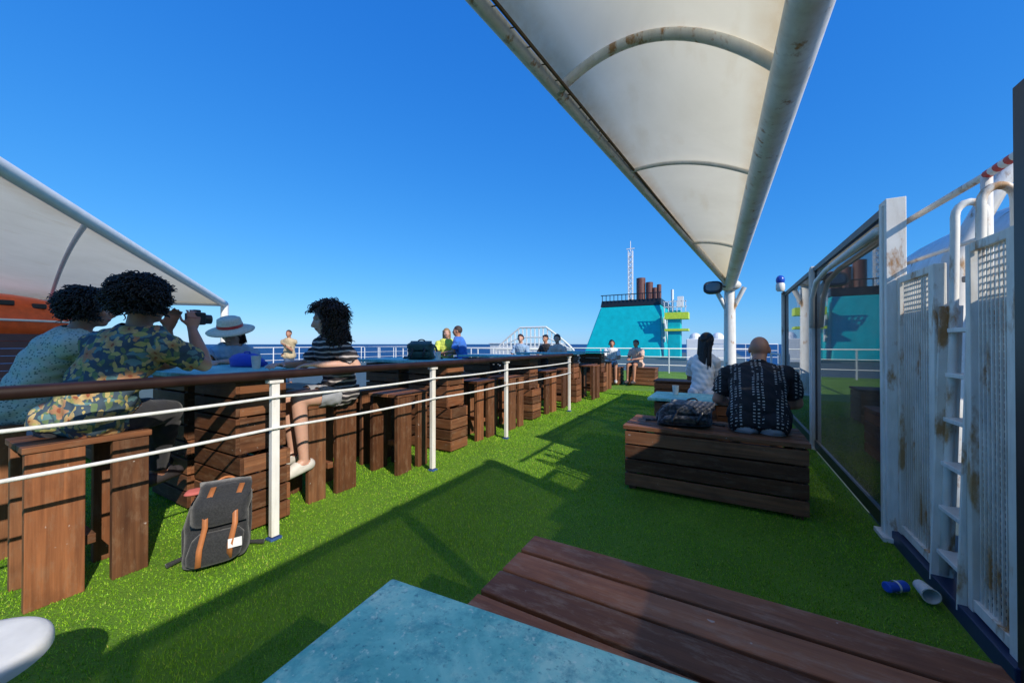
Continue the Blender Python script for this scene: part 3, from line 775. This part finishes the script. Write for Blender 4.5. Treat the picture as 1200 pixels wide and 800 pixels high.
def person(label,J,face,skinm,clothes,voxel=.008,size=1.0,shoes='shoe_dark',hair=None,headup=(0,0,1),palm=None,curl=(.6,.6),bulk=1.0,group=None):
    bf,hf=face; r,f,u=frame(bf)
    pel,ch,hd=V(J['pelvis']),V(J['chest']),V(J['head'])
    sw=J.get('sw',.185)*size; up=(ch-pel).normalized(); fwd=(f-up*f.dot(up)).normalized()
    mb=MB(); bones=[]
    k=size*bulk
    T=[(-.09,.10,.08),(-.04,.155,.115),(.03,.165,.12),(.14,.145,.105),(.25,.145,.105),(.36,.165,.118),(.44,.175,.11),(.50,.15,.088),(.545,.08,.06)]
    tot=.36
    mid=pel.lerp(ch,.5)-fwd*J.get('slouch',.03)
    def sp(s_):
        t=s_/tot
        if t<=1: 
            t=max(t,-.4); return pel*(1-t)**2+mid*2*t*(1-t)+ch*t*t if t>=0 else pel+(mid-pel)*2*t
        tn=(ch-mid).normalized(); tn=(tn*.5+(hd-ch).normalized()*.5).normalized(); return ch+tn*(s_-tot)*size
    mb.rings([(sp(s_),r*a*k,fwd*b*k) for s_,a,b in T],n=28)
    nb=sp(.50); hr,hfw,hu=frame(hf,V(headup))
    hb=hd-hu*.065*size-hfw*.02
    mb.caps(nb,hb,.060*k,.053*size,16); bones.append(('neck',nb,hb,.058*k,.052*size))
    bones.append(('torso',pel,ch,.15*k,.16*k)); bones.append(('torso',ch+r*.08,ch-r*.08,.13*k,.13*k)); bones.append(('torso',pel-up*.05+r*.06,pel-up*.05-r*.06,.12*k,.12*k))
    A=Matrix((hr,hfw,hu)).transposed(); z=size
    def hp(x,y,zz): return hd+hr*x*z+hfw*y*z+hu*zz*z
    mb.ell(hp(0,-.012,.025),(.076*z,.096*z,.095*z),A,24,16)
    mb.ell(hp(0,.028,-.025),(.062*z,.066*z,.088*z),A,20,14)
    mb.ell(hp(0,.055,-.085),(.034*z,.034*z,.026*z),A)
    mb.caps(hp(0,.090,.015),hp(0,.112,-.028),.010*z,.016*z,10)
    mb.ell(hp(0,.094,-.060),(.026*z,.010*z,.010*z),A)
    mb.ell(hp(0,.078,.036),(.055*z,.018*z,.012*z),A)
    for s_ in(-1,1):
        mb.ell(hp(s_*.079,-.008,-.005),(.010*z,.020*z,.033*z),A,12,8)
        mb.ell(hp(s_*.042,.060,-.02),(.024*z,.022*z,.026*z),A,12,8)
    bones.append(('head',hp(0,-.01,.02),hp(0,.03,-.05),.095*z,.06*z))
    shc=sp(.43)
    for sgn,S_ in((1,'R'),(-1,'L')):
        sh=shc+r*sgn*sw+u*J.get('shrug',0); el=V(J['el'+S_]); wr=V(J['wr'+S_])
        mb.ell(sh-u*.005,(.062*k,)*3,nu=16,nv=10); mb.caps(shc+r*sgn*.08,sh,.07*k,.06*k)
        m_=sh.lerp(el,.4); mb.caps(sh,m_,.056*k,.052*k); mb.caps(m_,el,.052*k,.040*k)
        m2=el.lerp(wr,.3); mb.caps(el,m2,.040*k,.042*k); mb.caps(m2,wr,.042*k,.026*size)
        bones.append(('arm'+S_,sh,el,.055*k,.041*k)); bones.append(('fore'+S_,el,wr,.041*k,.027*size))
        dr=J.get('hd'+S_); dr=V(dr) if dr is not None else (wr-el); pn=(palm or {}).get(S_,(0,0,-1))
        hand(mb,wr,dr,pn,curl[0 if S_=='R' else 1],thumb=(1 if S_=='R' else -1),voxel=voxel)
        hv=wr+V(dr).normalized()*.09; bones.append(('hand'+S_,wr+V(dr).normalized()*.02,hv,.03,.035))
        hip=pel+r*sgn*.088*size-up*.02; kn=V(J['kn'+S_]); an=V(J['an'+S_])
        mb.caps(hip,kn,.088*k,.060*size,18); m3=kn.lerp(an,.3); mb.caps(kn,m3,.058*size,.056*size); mb.caps(m3,an,.056*size,.035*size)
        mb.ell(hip-fwd*.05,(.085*k,.085*k,.08*k))
        fd=V(J.get('fd',f)); fd.normalize(); toe=an+fd*.16*size+V((0,0,-.045)); heel=an-fd*.04*size+V((0,0,-.04))
        mb.caps(heel,toe,.036*size,.028*size,12); mb.caps(an,an+fd*.09+V((0,0,-.03)),.036*size,.034*size,12)
        bones.append(('thigh'+S_,hip,kn,.088*k,.06*size)); bones.append(('calf'+S_,kn,an,.057*size,.036*size)); bones.append(('foot'+S_,heel,toe,.04,.035))
    root=thing('person',(pel.x,pel.y,0),label,'person',group)
    tmp=mb.done('tmp_body','white',None)
    rm=tmp.modifiers.new('r','REMESH'); rm.mode='VOXEL'; rm.voxel_size=voxel
    sm=tmp.modifiers.new('s','SMOOTH'); sm.factor=.5; sm.iterations=5 if voxel<.01 else 2
    dg=bpy.context.evaluated_depsgraph_get(); dg.update()
    me=bpy.data.meshes.new_from_object(tmp.evaluated_get(dg)); me.name='body'
    bpy.data.objects.remove(tmp)
    n=len(me.vertices); P_=np.empty(n*3); me.vertices.foreach_get('co',P_); P_=P_.reshape(-1,3)
    Nn=np.empty(n*3); me.vertices.foreach_get('normal',Nn); Nn=Nn.reshape(-1,3)
    best=np.full(n,9.);lab=np.zeros(n,int);tt=np.zeros(n)
    for i,(nm,a,b,ra,rb) in enumerate(bones):
        sd,t=seg_sd(P_,a,b,ra,rb); m=sd<best; best[m]=sd[m]; lab[m]=i; tt[m]=t[m]
    names=np.array([b[0] for b in bones]); vl=names[lab]
    off=np.array(root.location)
    npoly=len(me.polygons); vi=np.empty(len(me.loops),int); me.loops.foreach_get('vertex_index',vi)
    faces=vi.reshape(-1,4) if len(vi)==npoly*4 else None
    me.vertices.foreach_set('co',(P_-off).ravel())
    me.materials.clear()
    for m_ in(skinm,'lip','eye'): me.materials.append(M[m_])
    rel=P_-np.array(hd); lx=rel@np.array(hr)/z; ly=rel@np.array(hfw)/z; lz=rel@np.array(hu)/z
    eye=((np.abs(np.abs(lx)-.031)<.012)&(np.abs(lz-.016)<.007)&(ly>.05))|((np.abs(np.abs(lx)-.033)<.02)&(np.abs(lz-.045)<.004)&(ly>.05))
    lip=(np.abs(lx)<.026)&(np.abs(lz+.060)<.007)&(ly>.06)
    mi=np.zeros(npoly,int); mi[lip[faces].all(1)]=1; mi[eye[faces].all(1)]=2
    me.polygons.foreach_set('material_index',mi)
    me.polygons.foreach_set('use_smooth',[True]*npoly); me.update()
    body=bpy.data.objects.new('body',me); COL.objects.link(body); body.parent=root
    def shell(nm,mask,offs,mat,wr=.004):
        fm=mask[faces].all(1); F=faces[fm]
        if len(F)==0: return
        used=np.unique(F); mp=-np.ones(n,int); mp[used]=np.arange(len(used))
        p=P_[used]
        wn=np.sin(p[:,2]*60+p[:,0]*23)*np.cos(p[:,1]*47-p[:,2]*31)+.6*np.sin(p[:,0]*90+p[:,1]*71+p[:,2]*40)+.8*np.sin(p[:,2]*25+3*np.sin(p[:,0]*12+p[:,1]*9))
        q=p+Nn[used]*(offs+wr*wn)[:,None]
        m2=bpy.data.meshes.new(nm); m2.from_pydata((q-off).tolist(),[],mp[F].tolist()); m2.materials.append(M[mat])
        m2.polygons.foreach_set('use_smooth',[True]*len(m2.polygons)); m2.update()
        o2=bpy.data.objects.new(nm,m2); COL.objects.link(o2); o2.parent=root
        sd=o2.modifiers.new('so','SOLIDIFY'); sd.thickness=.003; sd.offset=1
        s2=o2.modifiers.new('sm','SMOOTH'); s2.iterations=2; s2.factor=.4
        return o2
    def arm(lim): return ((vl=='armR')|(vl=='armL'))&(tt<lim)
    for kind,mat in clothes:
        if kind in('shirt','tank','longshirt'):
            m=(vl=='torso')|((vl=='neck')&(tt<.35)); hp_=((P_-np.array(pel))@np.array(up))
            m&=hp_>-.10
            if kind=='shirt': m|=arm(.78)
            if kind=='longshirt': m|=arm(1.01)|np.isin(vl,['foreR','foreL'])
            m|=np.isin(vl,['thighR','thighL'])&(tt<.16)&(hp_>-.06)
            shell('shirt' if kind!='tank' else 'top',m,.017,mat,.0055)
        if kind in('shorts','trousers','skirt'):
            lim={'shorts':.8,'skirt':.6,'trousers':2}[kind]
            m=np.isin(vl,['thighR','thighL'])&(tt<lim); hp_=((P_-np.array(pel))@np.array(up)); m|=(vl=='torso')&(hp_<.06)
            if kind=='trousers': m|=np.isin(vl,['calfR','calfL'])&(tt<.93)
            shell(kind,m,.011,mat,.003)
        if kind=='shoes':
            for S_ in 'RL': shell('shoe',(vl=='foot'+S_),.010,mat,.0)
        if kind=='cropped':
            m=(vl=='head')&(lz>.015+ly*.55)&~((ly>.07)&(lz<.07)); m|=(vl=='head')&(ly<-.03)&(lz>-.045)
            shell('hair',m,.003,mat,.0002)
        if kind=='cap_hair':
            m=(vl=='head')&((lz>.03+ly*.4)|((ly<0)&(lz>-.08)))&~((ly>.06)&(lz<.06))
            shell('hair',m,.016,mat,.004)
    return root,dict(hd=hd,r=hr,f=hfw,u=hu,off=off,z=z)

def curls(root,H,mat,rad,n=520,low=-.06,tail=0,tailw=.1,size=.020,front=.55,loose=0):
    hd,r,f,u=H['hd'],H['r'],H['f'],H['u']; mb=MB(); A=Matrix((r,f,u)).transposed()
    cr=rad*(1-.12*loose)
    mb.ell(hd+u*.035-f*.025,(cr*.86,cr*.95,cr*.92),A,20,14)
    if tail: mb.rings([(hd-f*(.05)+u*(.02-t*tail),r*(rad*.7-.2*tailw*t),f*(.05)) for t in np.linspace(0,.85,6)],n=16)
    c=0
    while c<n:
        v=V((random.gauss(0,1),random.gauss(0,1),random.gauss(0,1))).normalized()
        if tail and random.random()<.58:
            t=random.random(); a=random.uniform(0,2*math.pi)
            sp_=.82+.35*t*loose+random.uniform(-.1,.12)
            b=V((math.cos(a)*(rad*sp_),-.04+math.sin(a)*.085*sp_,.02-t*tail*random.uniform(.85,1.1)))
            if b.y>.035: continue
            dirv=V((math.cos(a)*.5,math.sin(a)*.5,-1.0))
        else:
            if v.y>front*(1) and v.z<.45: continue
            if v.z*rad+.035<low: continue
            kk=random.uniform(.90,1.10+.12*loose)*(1+(.06+.05*loose)*math.sin(v.x*9+v.z*7))
            b=V((v.x*rad*.9*kk,v.y*rad*kk-.025,v.z*rad*.95*kk+.035)); dirv=V((v.x,v.y,v.z*.5-.5))
        p=hd+A@b; dv=(A@dirv).normalized(); L=random.uniform(.025,.06)*(1+loose*.9); hr=random.uniform(.4,1)*size*.55
        a1=dv.orthogonal().normalized(); a2=dv.cross(a1); ph=random.uniform(0,6.28); pts=[]
        tn=random.uniform(1.2,2.4)
        for k in range(12):
            t=k/11; an=ph+t*tn*6.28; pts.append(p+dv*(t-.3)*L+(a1*math.cos(an)+a2*math.sin(an))*hr)
        mb.tube(pts,[.0020+.0019*math.sin(math.pi*k/11) for k in range(12)],5)
        c+=1
    return mb.done('hair',mat,root,smooth=True)
def longhair(root,H,mat,L=.3):
    hd,r,f,u=H['hd'],H['r'],H['f'],H['u']; mb=MB(); A=Matrix((r,f,u)).transposed()
    mb.ell(hd+u*.03-f*.02,(.086,.102,.098),A,20,14)
    mb.rings([(hd-f*(.045+.02*t)+u*(.03-t*L),r*(.085-.01*t+.01*math.sin(t*7)),f*(.055-.02*t)) for t in np.linspace(0,1,9)],n=20)
    for k in range(60):
        a=random.uniform(math.pi*.98,math.pi*2.02); x=math.cos(a)*.085; y=math.sin(a)*.06-.045; z0=random.uniform(.02,.07)
        mb.tube([hd+A@V((x*(1+.1*math.sin(t*5+k)),y-.015*t,z0-t*L*random.uniform(.96,1.04))) for t in np.linspace(0,1,8)],[.006]*7+[.001],5)
    return mb.done('hair',mat,root,smooth=True)

fa=V((-.5,.87,0))
pa,HA=person('man in blue grey tropical flower shirt sitting at bar table filming',dict(pelvis=(-3.12,.66,.89),chest=(-3.09,.80,1.225),head=(-3.03,.87,1.545),
  elR=(-2.965,1.14,1.165),wrR=(-3.11,1.13,1.40),elL=(-3.33,1.08,1.17),wrL=(-3.29,1.06,1.40),knR=(-3.20,1.04,.86),knL=(-3.40,1.0,.86),anR=(-3.34,1.02,.44),anL=(-3.48,1.0,.44),sw=.195,slouch=.05,hdR=(-.12,.10,.5),hdL=(.05,.12,.5)),
  (fa,(-.30,.95,-.03)),'skin_tan',[('shirt','hawaii'),('trousers','shorts_dark'),('shoes','shoe_dark')],voxel=.0075,palm={'R':(-1,.1,0),'L':(1,-.1,0)},curl=(.8,.8),bulk=1.14)
curls(pa,HA,'hair_black',.126,1900,low=-.05,loose=.25,size=.017)
mb=MB(); h=HA
for s_ in(-1,1):
    c=h['hd']+h['r']*s_*.034+h['f']*.108+h['u']*.016
    mb.tube([c+(h['r']*math.cos(a)*.026+h['u']*math.sin(a)*.021) for a in np.linspace(0,2*math.pi,17)[:-1]],.0028,6,closed=True)
    mb.tube([h['hd']+h['r']*s_*.06+h['f']*.105+h['u']*.02,h['hd']+h['r']*s_*.083+h['f']*.0+h['u']*.02],.0028,6)
mb.done('glasses','black',pa,smooth=True)
root=thing('video_camera',(-3.19,1.17,1.47),'small black camera held up in both hands','camera')
c=V((-3.20,1.18,1.475)); R=Matrix.Rotation(.1,3,'Z'); mb=MB(); mb.box(c,(.15,.06,.085),rot=R); mb.box(c+V((0,0,.05)),(.06,.045,.025),rot=R); mb.done('camera_body','black',root,bevel=.008)
mb=MB(); mb.tube([c+V((0,.02,0)),c+V((0,.09,0))],[.034,.032],18); mb.done('lens','dark_metal',root,smooth='auto')
pb,HB=person('person in pale green patterned shirt seated at bar table',dict(pelvis=(-3.98,.58,.89),chest=(-3.93,.70,1.23),head=(-3.83,.82,1.535),
  elR=(-3.72,.98,1.12),wrR=(-3.68,1.22,1.14),elL=(-4.14,.95,1.12),wrL=(-4.0,1.2,1.14),knR=(-3.85,1.02,.86),knL=(-4.08,1.02,.86),anR=(-3.85,1.08,.42),anL=(-4.08,1.08,.42),slouch=.05),
  ((.1,1,0),(.25,.95,-.05)),'skin_tan',[('shirt','pale'),('trousers','jeans'),('shoes','shoe_dark')],voxel=.01,bulk=1.12)
curls(pb,HB,'hair_black',.118,1100,low=-.06,loose=.25,size=.017)
pc,HC=person('person in straw sun hat and light blue shirt at table end',dict(pelvis=(-4.68,2.08,.88),chest=(-4.6,2.02,1.14),head=(-4.50,1.97,1.41),
  elR=(-4.5,1.75,1.12),wrR=(-4.25,1.68,1.13),elL=(-4.35,2.12,1.12),wrL=(-4.18,1.76,1.13),knR=(-4.5,1.85,.84),knL=(-4.4,2.0,.84),anR=(-4.5,1.85,.42),anL=(-4.4,2.0,.42),slouch=.07),
  ((.7,-.7,0),(.6,-.75,-.35)),'skin_light',[('shirt','lightblue'),('shorts','shorts_grey'),('shoes','shoe')],voxel=.01)
longhair(pc,HC,'hair_brown',.16)
mb=MB(); c=HC['hd']+HC['u']*.055; hx,hy,hz=HC['r'],HC['f'],HC['u']
mb.rings([(c+hz*z,hx*r,hy*r*1.06) for r,z in((.205,-.026),(.21,-.016),(.16,.004),(.108,.018),(.106,.07),(.10,.105),(.07,.122),(.01,.110))],n=36); mb.done('sun_hat','straw',pc,smooth=True)
mb=MB(); mb.rings([(c+hz*z,hx*r,hy*r*1.06) for r,z in((.1125,.020),(.1115,.050))],n=36,cap=False); mb.done('hat_band','red',pc,smooth=True)
pd,HD=person('woman in black and white striped tee on a bar stool',dict(pelvis=(-3.00,2.13,.885),chest=(-2.95,2.07,1.20),head=(-2.90,1.96,1.50),
  elL=(-2.70,2.10,1.12),wrL=(-2.88,1.86,1.135),elR=(-3.20,1.96,1.12),wrR=(-3.10,1.72,1.135),knL=(-2.95,1.76,.86),knR=(-3.12,1.77,.86),anL=(-2.94,1.80,.36),anR=(-3.12,1.82,.40),sw=.17,slouch=.08,fd=(-.1,-1,-.25),hdL=(-.5,-.9,-.05)),
  ((-.12,-1,0),(-.42,-.9,-.22)),'skin_light',[('shirt','stripes'),('skirt','shorts_grey'),('shoes','shoe')],voxel=.0075,size=.98)
curls(pd,HD,'hair_brown',.118,1800,low=-.1,tail=.20,size=.028,loose=.8)
def seated(label,x,y,z,fdir,skinm,cl,hair=None,hm='hair_black',legs=.42,size=1.0,group=None,vox=.016,drop=0.44):
    f=V((*fdir,0)).normalized(); r=f.cross(V((0,0,1))); p=V((x,y,z+.09))
    J=dict(pelvis=p,chest=p+f*.07+V((0,0,.35)),head=p+f*.12+V((0,0,.66)))
    for s_,S_ in((1,'R'),(-1,'L')):
        J['el'+S_]=p+r*s_*.24+f*.16+V((0,0,.20)); J['wr'+S_]=p+r*s_*.12+f*.38+V((0,0,.18))
        J['kn'+S_]=p+r*s_*.11+f*.42; J['an'+S_]=p+r*s_*.11+f*.45+V((0,0,-drop))
    pr,H=person(label,J,(f,f),skinm,cl,voxel=vox,size=size,group=group)
    if hair=='long': longhair(pr,H,hm)
    if hair=='curl': curls(pr,H,hm,.11,160)
    return pr
seated('person in lime yellow top seated on a bar stool',-5.75,6.98,.80,(.5,-.6),'skin_light',[('shirt','yellowtop'),('shorts','shorts_grey'),('shoes','shoe')],'long','hair_blond')
seated('man in bright blue shirt seated at a bar table',-5.1,6.75,.84,(-.9,-.4),'skin_tan',[('cropped','hair_short'),('shirt','bluetop'),('shorts','shorts_dark'),('shoes','shoe_dark')])
seated('person in light blue shirt on a far bar stool',-4.75,8.9,.70,(.2,-1),'skin_light',[('cap_hair','hair_brown'),('shirt','lightblue'),('shorts','shorts_dark'),('shoes','shoe')],size=.88)
seated('person in black top on a far bar stool',-4.35,9.7,.70,(-.2,-1),'skin_tan',[('cap_hair','hair_black'),('shirt','blacktop'),('shorts','shorts_dark'),('shoes','shoe')],size=.88)
seated('person in peach top on a far bar stool',-3.6,8.7,.68,(0,-1),'skin_light',[('cap_hair','hair_brown'),('shirt','peach'),('shorts','shorts_grey'),('shoes','shoe')],size=.88)
seated('person in pale top sitting on a small wooden box seat',-3.25,12.35,.56,(.3,-1),'skin_tan',[('cap_hair','hair_black'),('shirt','whitecloth'),('shorts','shorts_light'),('shoes','shoe')],drop=.5)
seated('person in peach top sitting on a small wooden box seat',-2.45,12.5,.56,(-.3,-1),'skin_tan',[('cap_hair','hair_black'),('shirt','peach'),('shorts','shorts_dark'),('shoes','shoe_dark')],drop=.5)
J=dict(pelvis=(-12.1,6.9,.95),chest=(-12.1,6.9,1.30),head=(-12.08,6.88,1.63),elR=(-11.85,6.85,1.1),wrR=(-11.85,6.65,1.25),elL=(-12.3,7.05,1.1),wrL=(-12.2,6.85,1.0),knR=(-12.0,6.88,.5),knL=(-12.2,6.95,.5),anR=(-12.0,6.9,.08),anL=(-12.22,7.0,.08))
person('standing man in sand coloured shirt on the far deck',J,((.5,-.8,0),(.5,-.8,0)),'skin_tan',[('cropped','hair_short'),('shirt','sand'),('trousers','jeans'),('shoes','shoe_dark')],voxel=.016)
ph,HH=person('bald man in black dotted shirt hunched on bench seen from behind',dict(pelvis=(.24,3.74,.66),chest=(.24,3.92,.97),head=(.27,4.09,1.245),
  elR=(.53,4.02,.79),wrR=(.42,4.20,.74),elL=(-.06,3.98,.79),wrL=(.04,4.18,.73),knR=(.40,4.20,.66),knL=(.09,4.2,.66),anR=(.42,4.32,.10),anL=(.08,4.32,.10),sw=.212,slouch=.13,shrug=.0),
  ((.02,1,0),(.03,1,-.30)),'skin_tan',[('shirt','dashes'),('shorts','shorts_light'),('shoes','shoe_dark')],voxel=.0075,bulk=1.28)
pi_,HI=person('woman with long black hair in white top sitting on bench',dict(pelvis=(-.27,5.6,.66),chest=(-.26,5.64,1.0),head=(-.21,5.68,1.33),
  elR=(-.09,5.76,.82),wrR=(-.14,6.0,.80),elL=(-.44,5.76,.82),wrL=(-.39,6.0,.80),knR=(-.16,6.02,.66),knL=(-.36,6.02,.66),anR=(-.16,6.1,.12),anL=(-.36,6.1,.12),sw=.15),
  ((.1,1,0),(.45,.9,-.1)),'skin_dark',[('shirt','whitecloth'),('trousers','whitecloth'),('shoes','shoe')],voxel=.010,size=.92,bulk=.84)
longhair(pi_,HI,'hair_black',.40)

# ------------------------------------------------------------------ bags and small things
def backpack(c,w,dp,h,rz,mat,strap,label,tilt=0,labelpatch=True,name='backpack',slump=0):
    c=V(c); root=thing(name,c,label,'backpack'); R=Matrix.Rotation(rz,3,'Z')@Matrix.Rotation(tilt,3,'X')
    def T(x,y,z):
        zz=z/h; return c+R@V((x+slump*zz*zz*.5+.008*math.sin(zz*9+y*20),y+.012*math.sin(zz*7+x*18)+.008*math.sin(x*35),z*(1-slump*.5*max(0,x/w+.2)*zz)))
    mb=MB()
    prof=[(0.01,.86,.8),(.03,.97,.95),(.12,1.02,1.07),(.25,1.0,1.12),(.4,.97,1.0),(.5,.99,1.04),(.62,.95,.95),(.75,.95,.98),(.86,.85,.82),(.94,.7,.66),(.98,.5,.5),(1.0,.25,.25)]
    n_=40; vs=[]
    for z,a,b in prof:
        for k in range(n_):
            an=2*math.pi*k/n_; ca,sa=math.cos(an),math.sin(an); e=2/2.8
            x=w/2*a*math.copysign(abs(ca)**e,ca); y=dp/2*b*math.copysign(abs(sa)**e,sa)
            vs.append(T(x,y,z*h))
    fs=[]
    for i in range(len(prof)-1):
        for k in range(n_): fs.append((i*n_+k,i*n_+(k+1)%n_,(i+1)*n_+(k+1)%n_,(i+1)*n_+k))
    fs.append(tuple(range(n_))[::-1]); fs.append(tuple((len(prof)-1)*n_+k for k in range(n_)))
    mb._add(vs,fs); mb.done('bag_body',mat,root,smooth=True)
    mb=MB(); X_=R@V((1,0,0)); Y_=R@V((0,1,0)); mb.rings([(T(0,-dp*.5-.015,z),X_*w*.40*a,Y_*.05*a) for z,a in((.03,.8),(.05,1),(h*.2,1.04),(h*.38,.97),(h*.45,.75))],n=24,pw=3.0); mb.done('front_pocket',mat,root,smooth=True)
    mb=MB(); P=[]
    for k in range(9):
        t=k/8; P.append([T(x*w,-dp*.56-.02+.10*max(0,t-.55)*1.2+(0.0 if t<.6 else (t-.6)*.25)+.12*max(0,abs(x)-.28),h*(.55+.47*t)) for x in np.linspace(-.40,.40,9)])
    mb.grid(P); fo=mb.done('flap',mat,root,smooth=True); sd=fo.modifiers.new('s','SOLIDIFY'); sd.thickness=.012
    for x in(-.22,.22):
        mb=MB(); mb.grid([[T(x*w+dx,yy,zz) for dx in(-.013,.013)] for yy,zz in((-dp*.3,h*1.0),(-dp*.52-.03,h*.80),(-dp*.56-.045,h*.55),(-dp*.56-.062,h*.3),(-dp*.56-.055,h*.1))])
        so=mb.done('strap',strap,root,smooth=True); s2=so.modifiers.new('s','SOLIDIFY'); s2.thickness=.006
    mb=MB(); mb.tube([T(.04*math.cos(a)*1.2,dp*.2,h*.97+.04*math.sin(a)) for a in np.linspace(0,math.pi,10)],.008,8); mb.done('handle',strap,root,smooth=True)
    for s_ in(-1,1):
        mb=MB(); mb.tube([T(s_*w*.3,dp*.45,h*.92),T(s_*w*.45,dp*.75,h*.7),T(s_*w*.52,dp*.8,h*.35),T(s_*w*.5,dp*.6,.02),T(s_*w*.75,dp*.3,.015)],.014,8); mb.done('shoulder_strap',mat,root,smooth=True)
    if labelpatch:
        mb=MB(); mb.box(T(.09,-dp*.56-.052,h*.30),(.065,.004,.05),rot=R); mb.done('label_patch','white',root)
    return root
backpack((-2.64,1.08,.02),.31,.19,.44,1.15,'bag_grey','tan','black canvas backpack with tan leather straps leaning at railing',tilt=-.06,slump=.10)
root=thing('cloth_bundle',(-2.72,.98,.42),'small crumpled faded red cloth on top of the backpack','cloth')
mb=MB(); c=V((-2.70,1.0,.425)); mb.rings([(c+V((.012*math.sin(z*160),0,z)),V((.035*a,.01,0)),V((0,.05*a,0))) for z,a in((-.01,.6),(0,1),(.01,1.1),(.02,.8),(.028,.4))],n=14); mb.done('folded_cloth','pinkish',root,smooth=True)
backpack((-.33,3.70,.572),.44,.24,.21,.15,'bag_camo','black','dark camouflage bag lying on the slatted bench',tilt=-.1,labelpatch=False,slump=.15)
backpack((-3.4,3.62,1.104),.34,.2,.22,.5,'bag_green','black','dark green rucksack on the bar table',labelpatch=False)
root=thing('cloth_bag',(-3.72,1.70,1.10),'crumpled royal blue bag on bar table','bag')
c=V((-3.66,1.72,1.10)); mb=MB(); mb.rings([(c+V((.02*math.sin(z*40),.01*math.sin(z*60),z)),V((.19*a,.02,0)),V((0,.10*a,0))) for z,a in((.002,.9),(.03,1.05),(.07,.92),(.10,.7),(.12,.35))],n=20); mb.done('bag_body','bag_blue',root,smooth=True)
mb=MB(); mb.tube([c+V((-.05,0,.10)),c+V((-.03,0,.13)),c+V((.05,0,.13)),c+V((.06,0,.10))],.007,8); mb.done('handle','bag_blue',root,smooth=True)
def cup(c,axis,label,mat='cup',r=.036,h=.10):
    c=V(c);ax=V(axis).normalized(); root=thing('paper_cup',c,label,'cup'); u=ax.orthogonal().normalized(); w=ax.cross(u)
    mb=MB(); mb.rings([(c+ax*t*h,u*rr,w*rr) for t,rr in((0,r*.75),(0.5,r*.88),(1,r),(1.01,r*1.06),(1.02,r*.94),(.9,r*.9),(.1,r*.72))],n=24); mb.done('cup_wall',mat,root,smooth='auto')
cup((.87,2.74,.055),(.1,-1,.02),'empty off-white paper cup lying on the turf by the kerb')
cup((-3.3,1.62,1.103),(0,0,1),'paper cup standing on the bar table'); cup((-3.1,3.6,1.103),(0,0,1),'paper cup standing on the bar table')
cup((-.5,4.7,.721),(0,0,1),'paper cup standing on the low teal table')
root=thing('drink_can',(.76,2.70,.045),'crushed blue drink can lying on the turf','can')
c=V((.72,2.66,.04)); ax=V((.8,.55,0)).normalized(); u=V((0,0,1)); w=ax.cross(u); mb=MB()
mb.rings([(c+ax*t,u*r_*.9*(1-.3*math.sin(t*30)**2),w*r_*.9) for t,r_ in((0,.022),(.006,.029),(.03,.031),(.055,.028),(.085,.031),(.108,.029),(.114,.022))],n=20); mb.done('can_body','blue',root,smooth='auto')
mb=MB(); mb.rings([(c+ax*t,u*.0205,w*.0205) for t in(.1135,.1155)],n=20); mb.done('can_lid','grey',root)
mb=MB(); mb.rings([(c+ax*t,u*.0286,w*.0286) for t in(.05,.062)],n=20,cap=False); mb.done('can_stripe','white',root)

# ------------------------------------------------------------------ light, sky, camera
sd=V((3.25,-1.35,2.25)).normalized()
el=math.asin(sd.z); az_=math.atan2(sd.x,sd.y)
sl=bpy.data.lights.new('sun','SUN'); sl.energy=5.0; sl.angle=math.radians(.5); sl.color=(1,.92,.80)
so=bpy.data.objects.new('sun',sl); COL.objects.link(so); so.rotation_euler=sd.to_track_quat('Z','Y').to_euler()
w=bpy.data.worlds.new('World'); scene.world=w; w.use_nodes=True; nt=w.node_tree
sky=nt.nodes.new('ShaderNodeTexSky'); sky.sky_type='NISHITA'; sky.sun_disc=False; sky.sun_elevation=el; sky.sun_rotation=az_; sky.air_density=1.0; sky.dust_density=.1; sky.ozone_density=2.0
bg=nt.nodes['Background']; ST=.12; bg.inputs[1].default_value=ST
sp=nt.nodes.new('ShaderNodeSeparateColor'); cb=nt.nodes.new('ShaderNodeCombineColor'); nt.links.new(sky.outputs[0],sp.inputs[0])
def mth(op,a,b):
    n=nt.nodes.new('ShaderNodeMath'); n.operation=op; nt.links.new(a,n.inputs[0]); n.inputs[1].default_value=b; return n.outputs[0]
for i,(p,s_) in enumerate(((1.20,.43),(.68,.74),(.36,1.16))):
    x=mth('MULTIPLY',sp.outputs[i],.1); x=mth('POWER',x,p); x=mth('MULTIPLY',x,s_/ST); nt.links.new(x,cb.inputs[i])
nt.links.new(cb.outputs[0],bg.inputs[0])
cam=bpy.data.cameras.new('camera'); cam.lens=13.2; cam.sensor_width=36; cam.clip_start=.03; cam.clip_end=80000
co_=bpy.data.objects.new('camera',cam); COL.objects.link(co_); co_.location=(0,0,1.3); co_.rotation_euler=(math.radians(90.39),0,math.radians(29.6)); scene.camera=co_
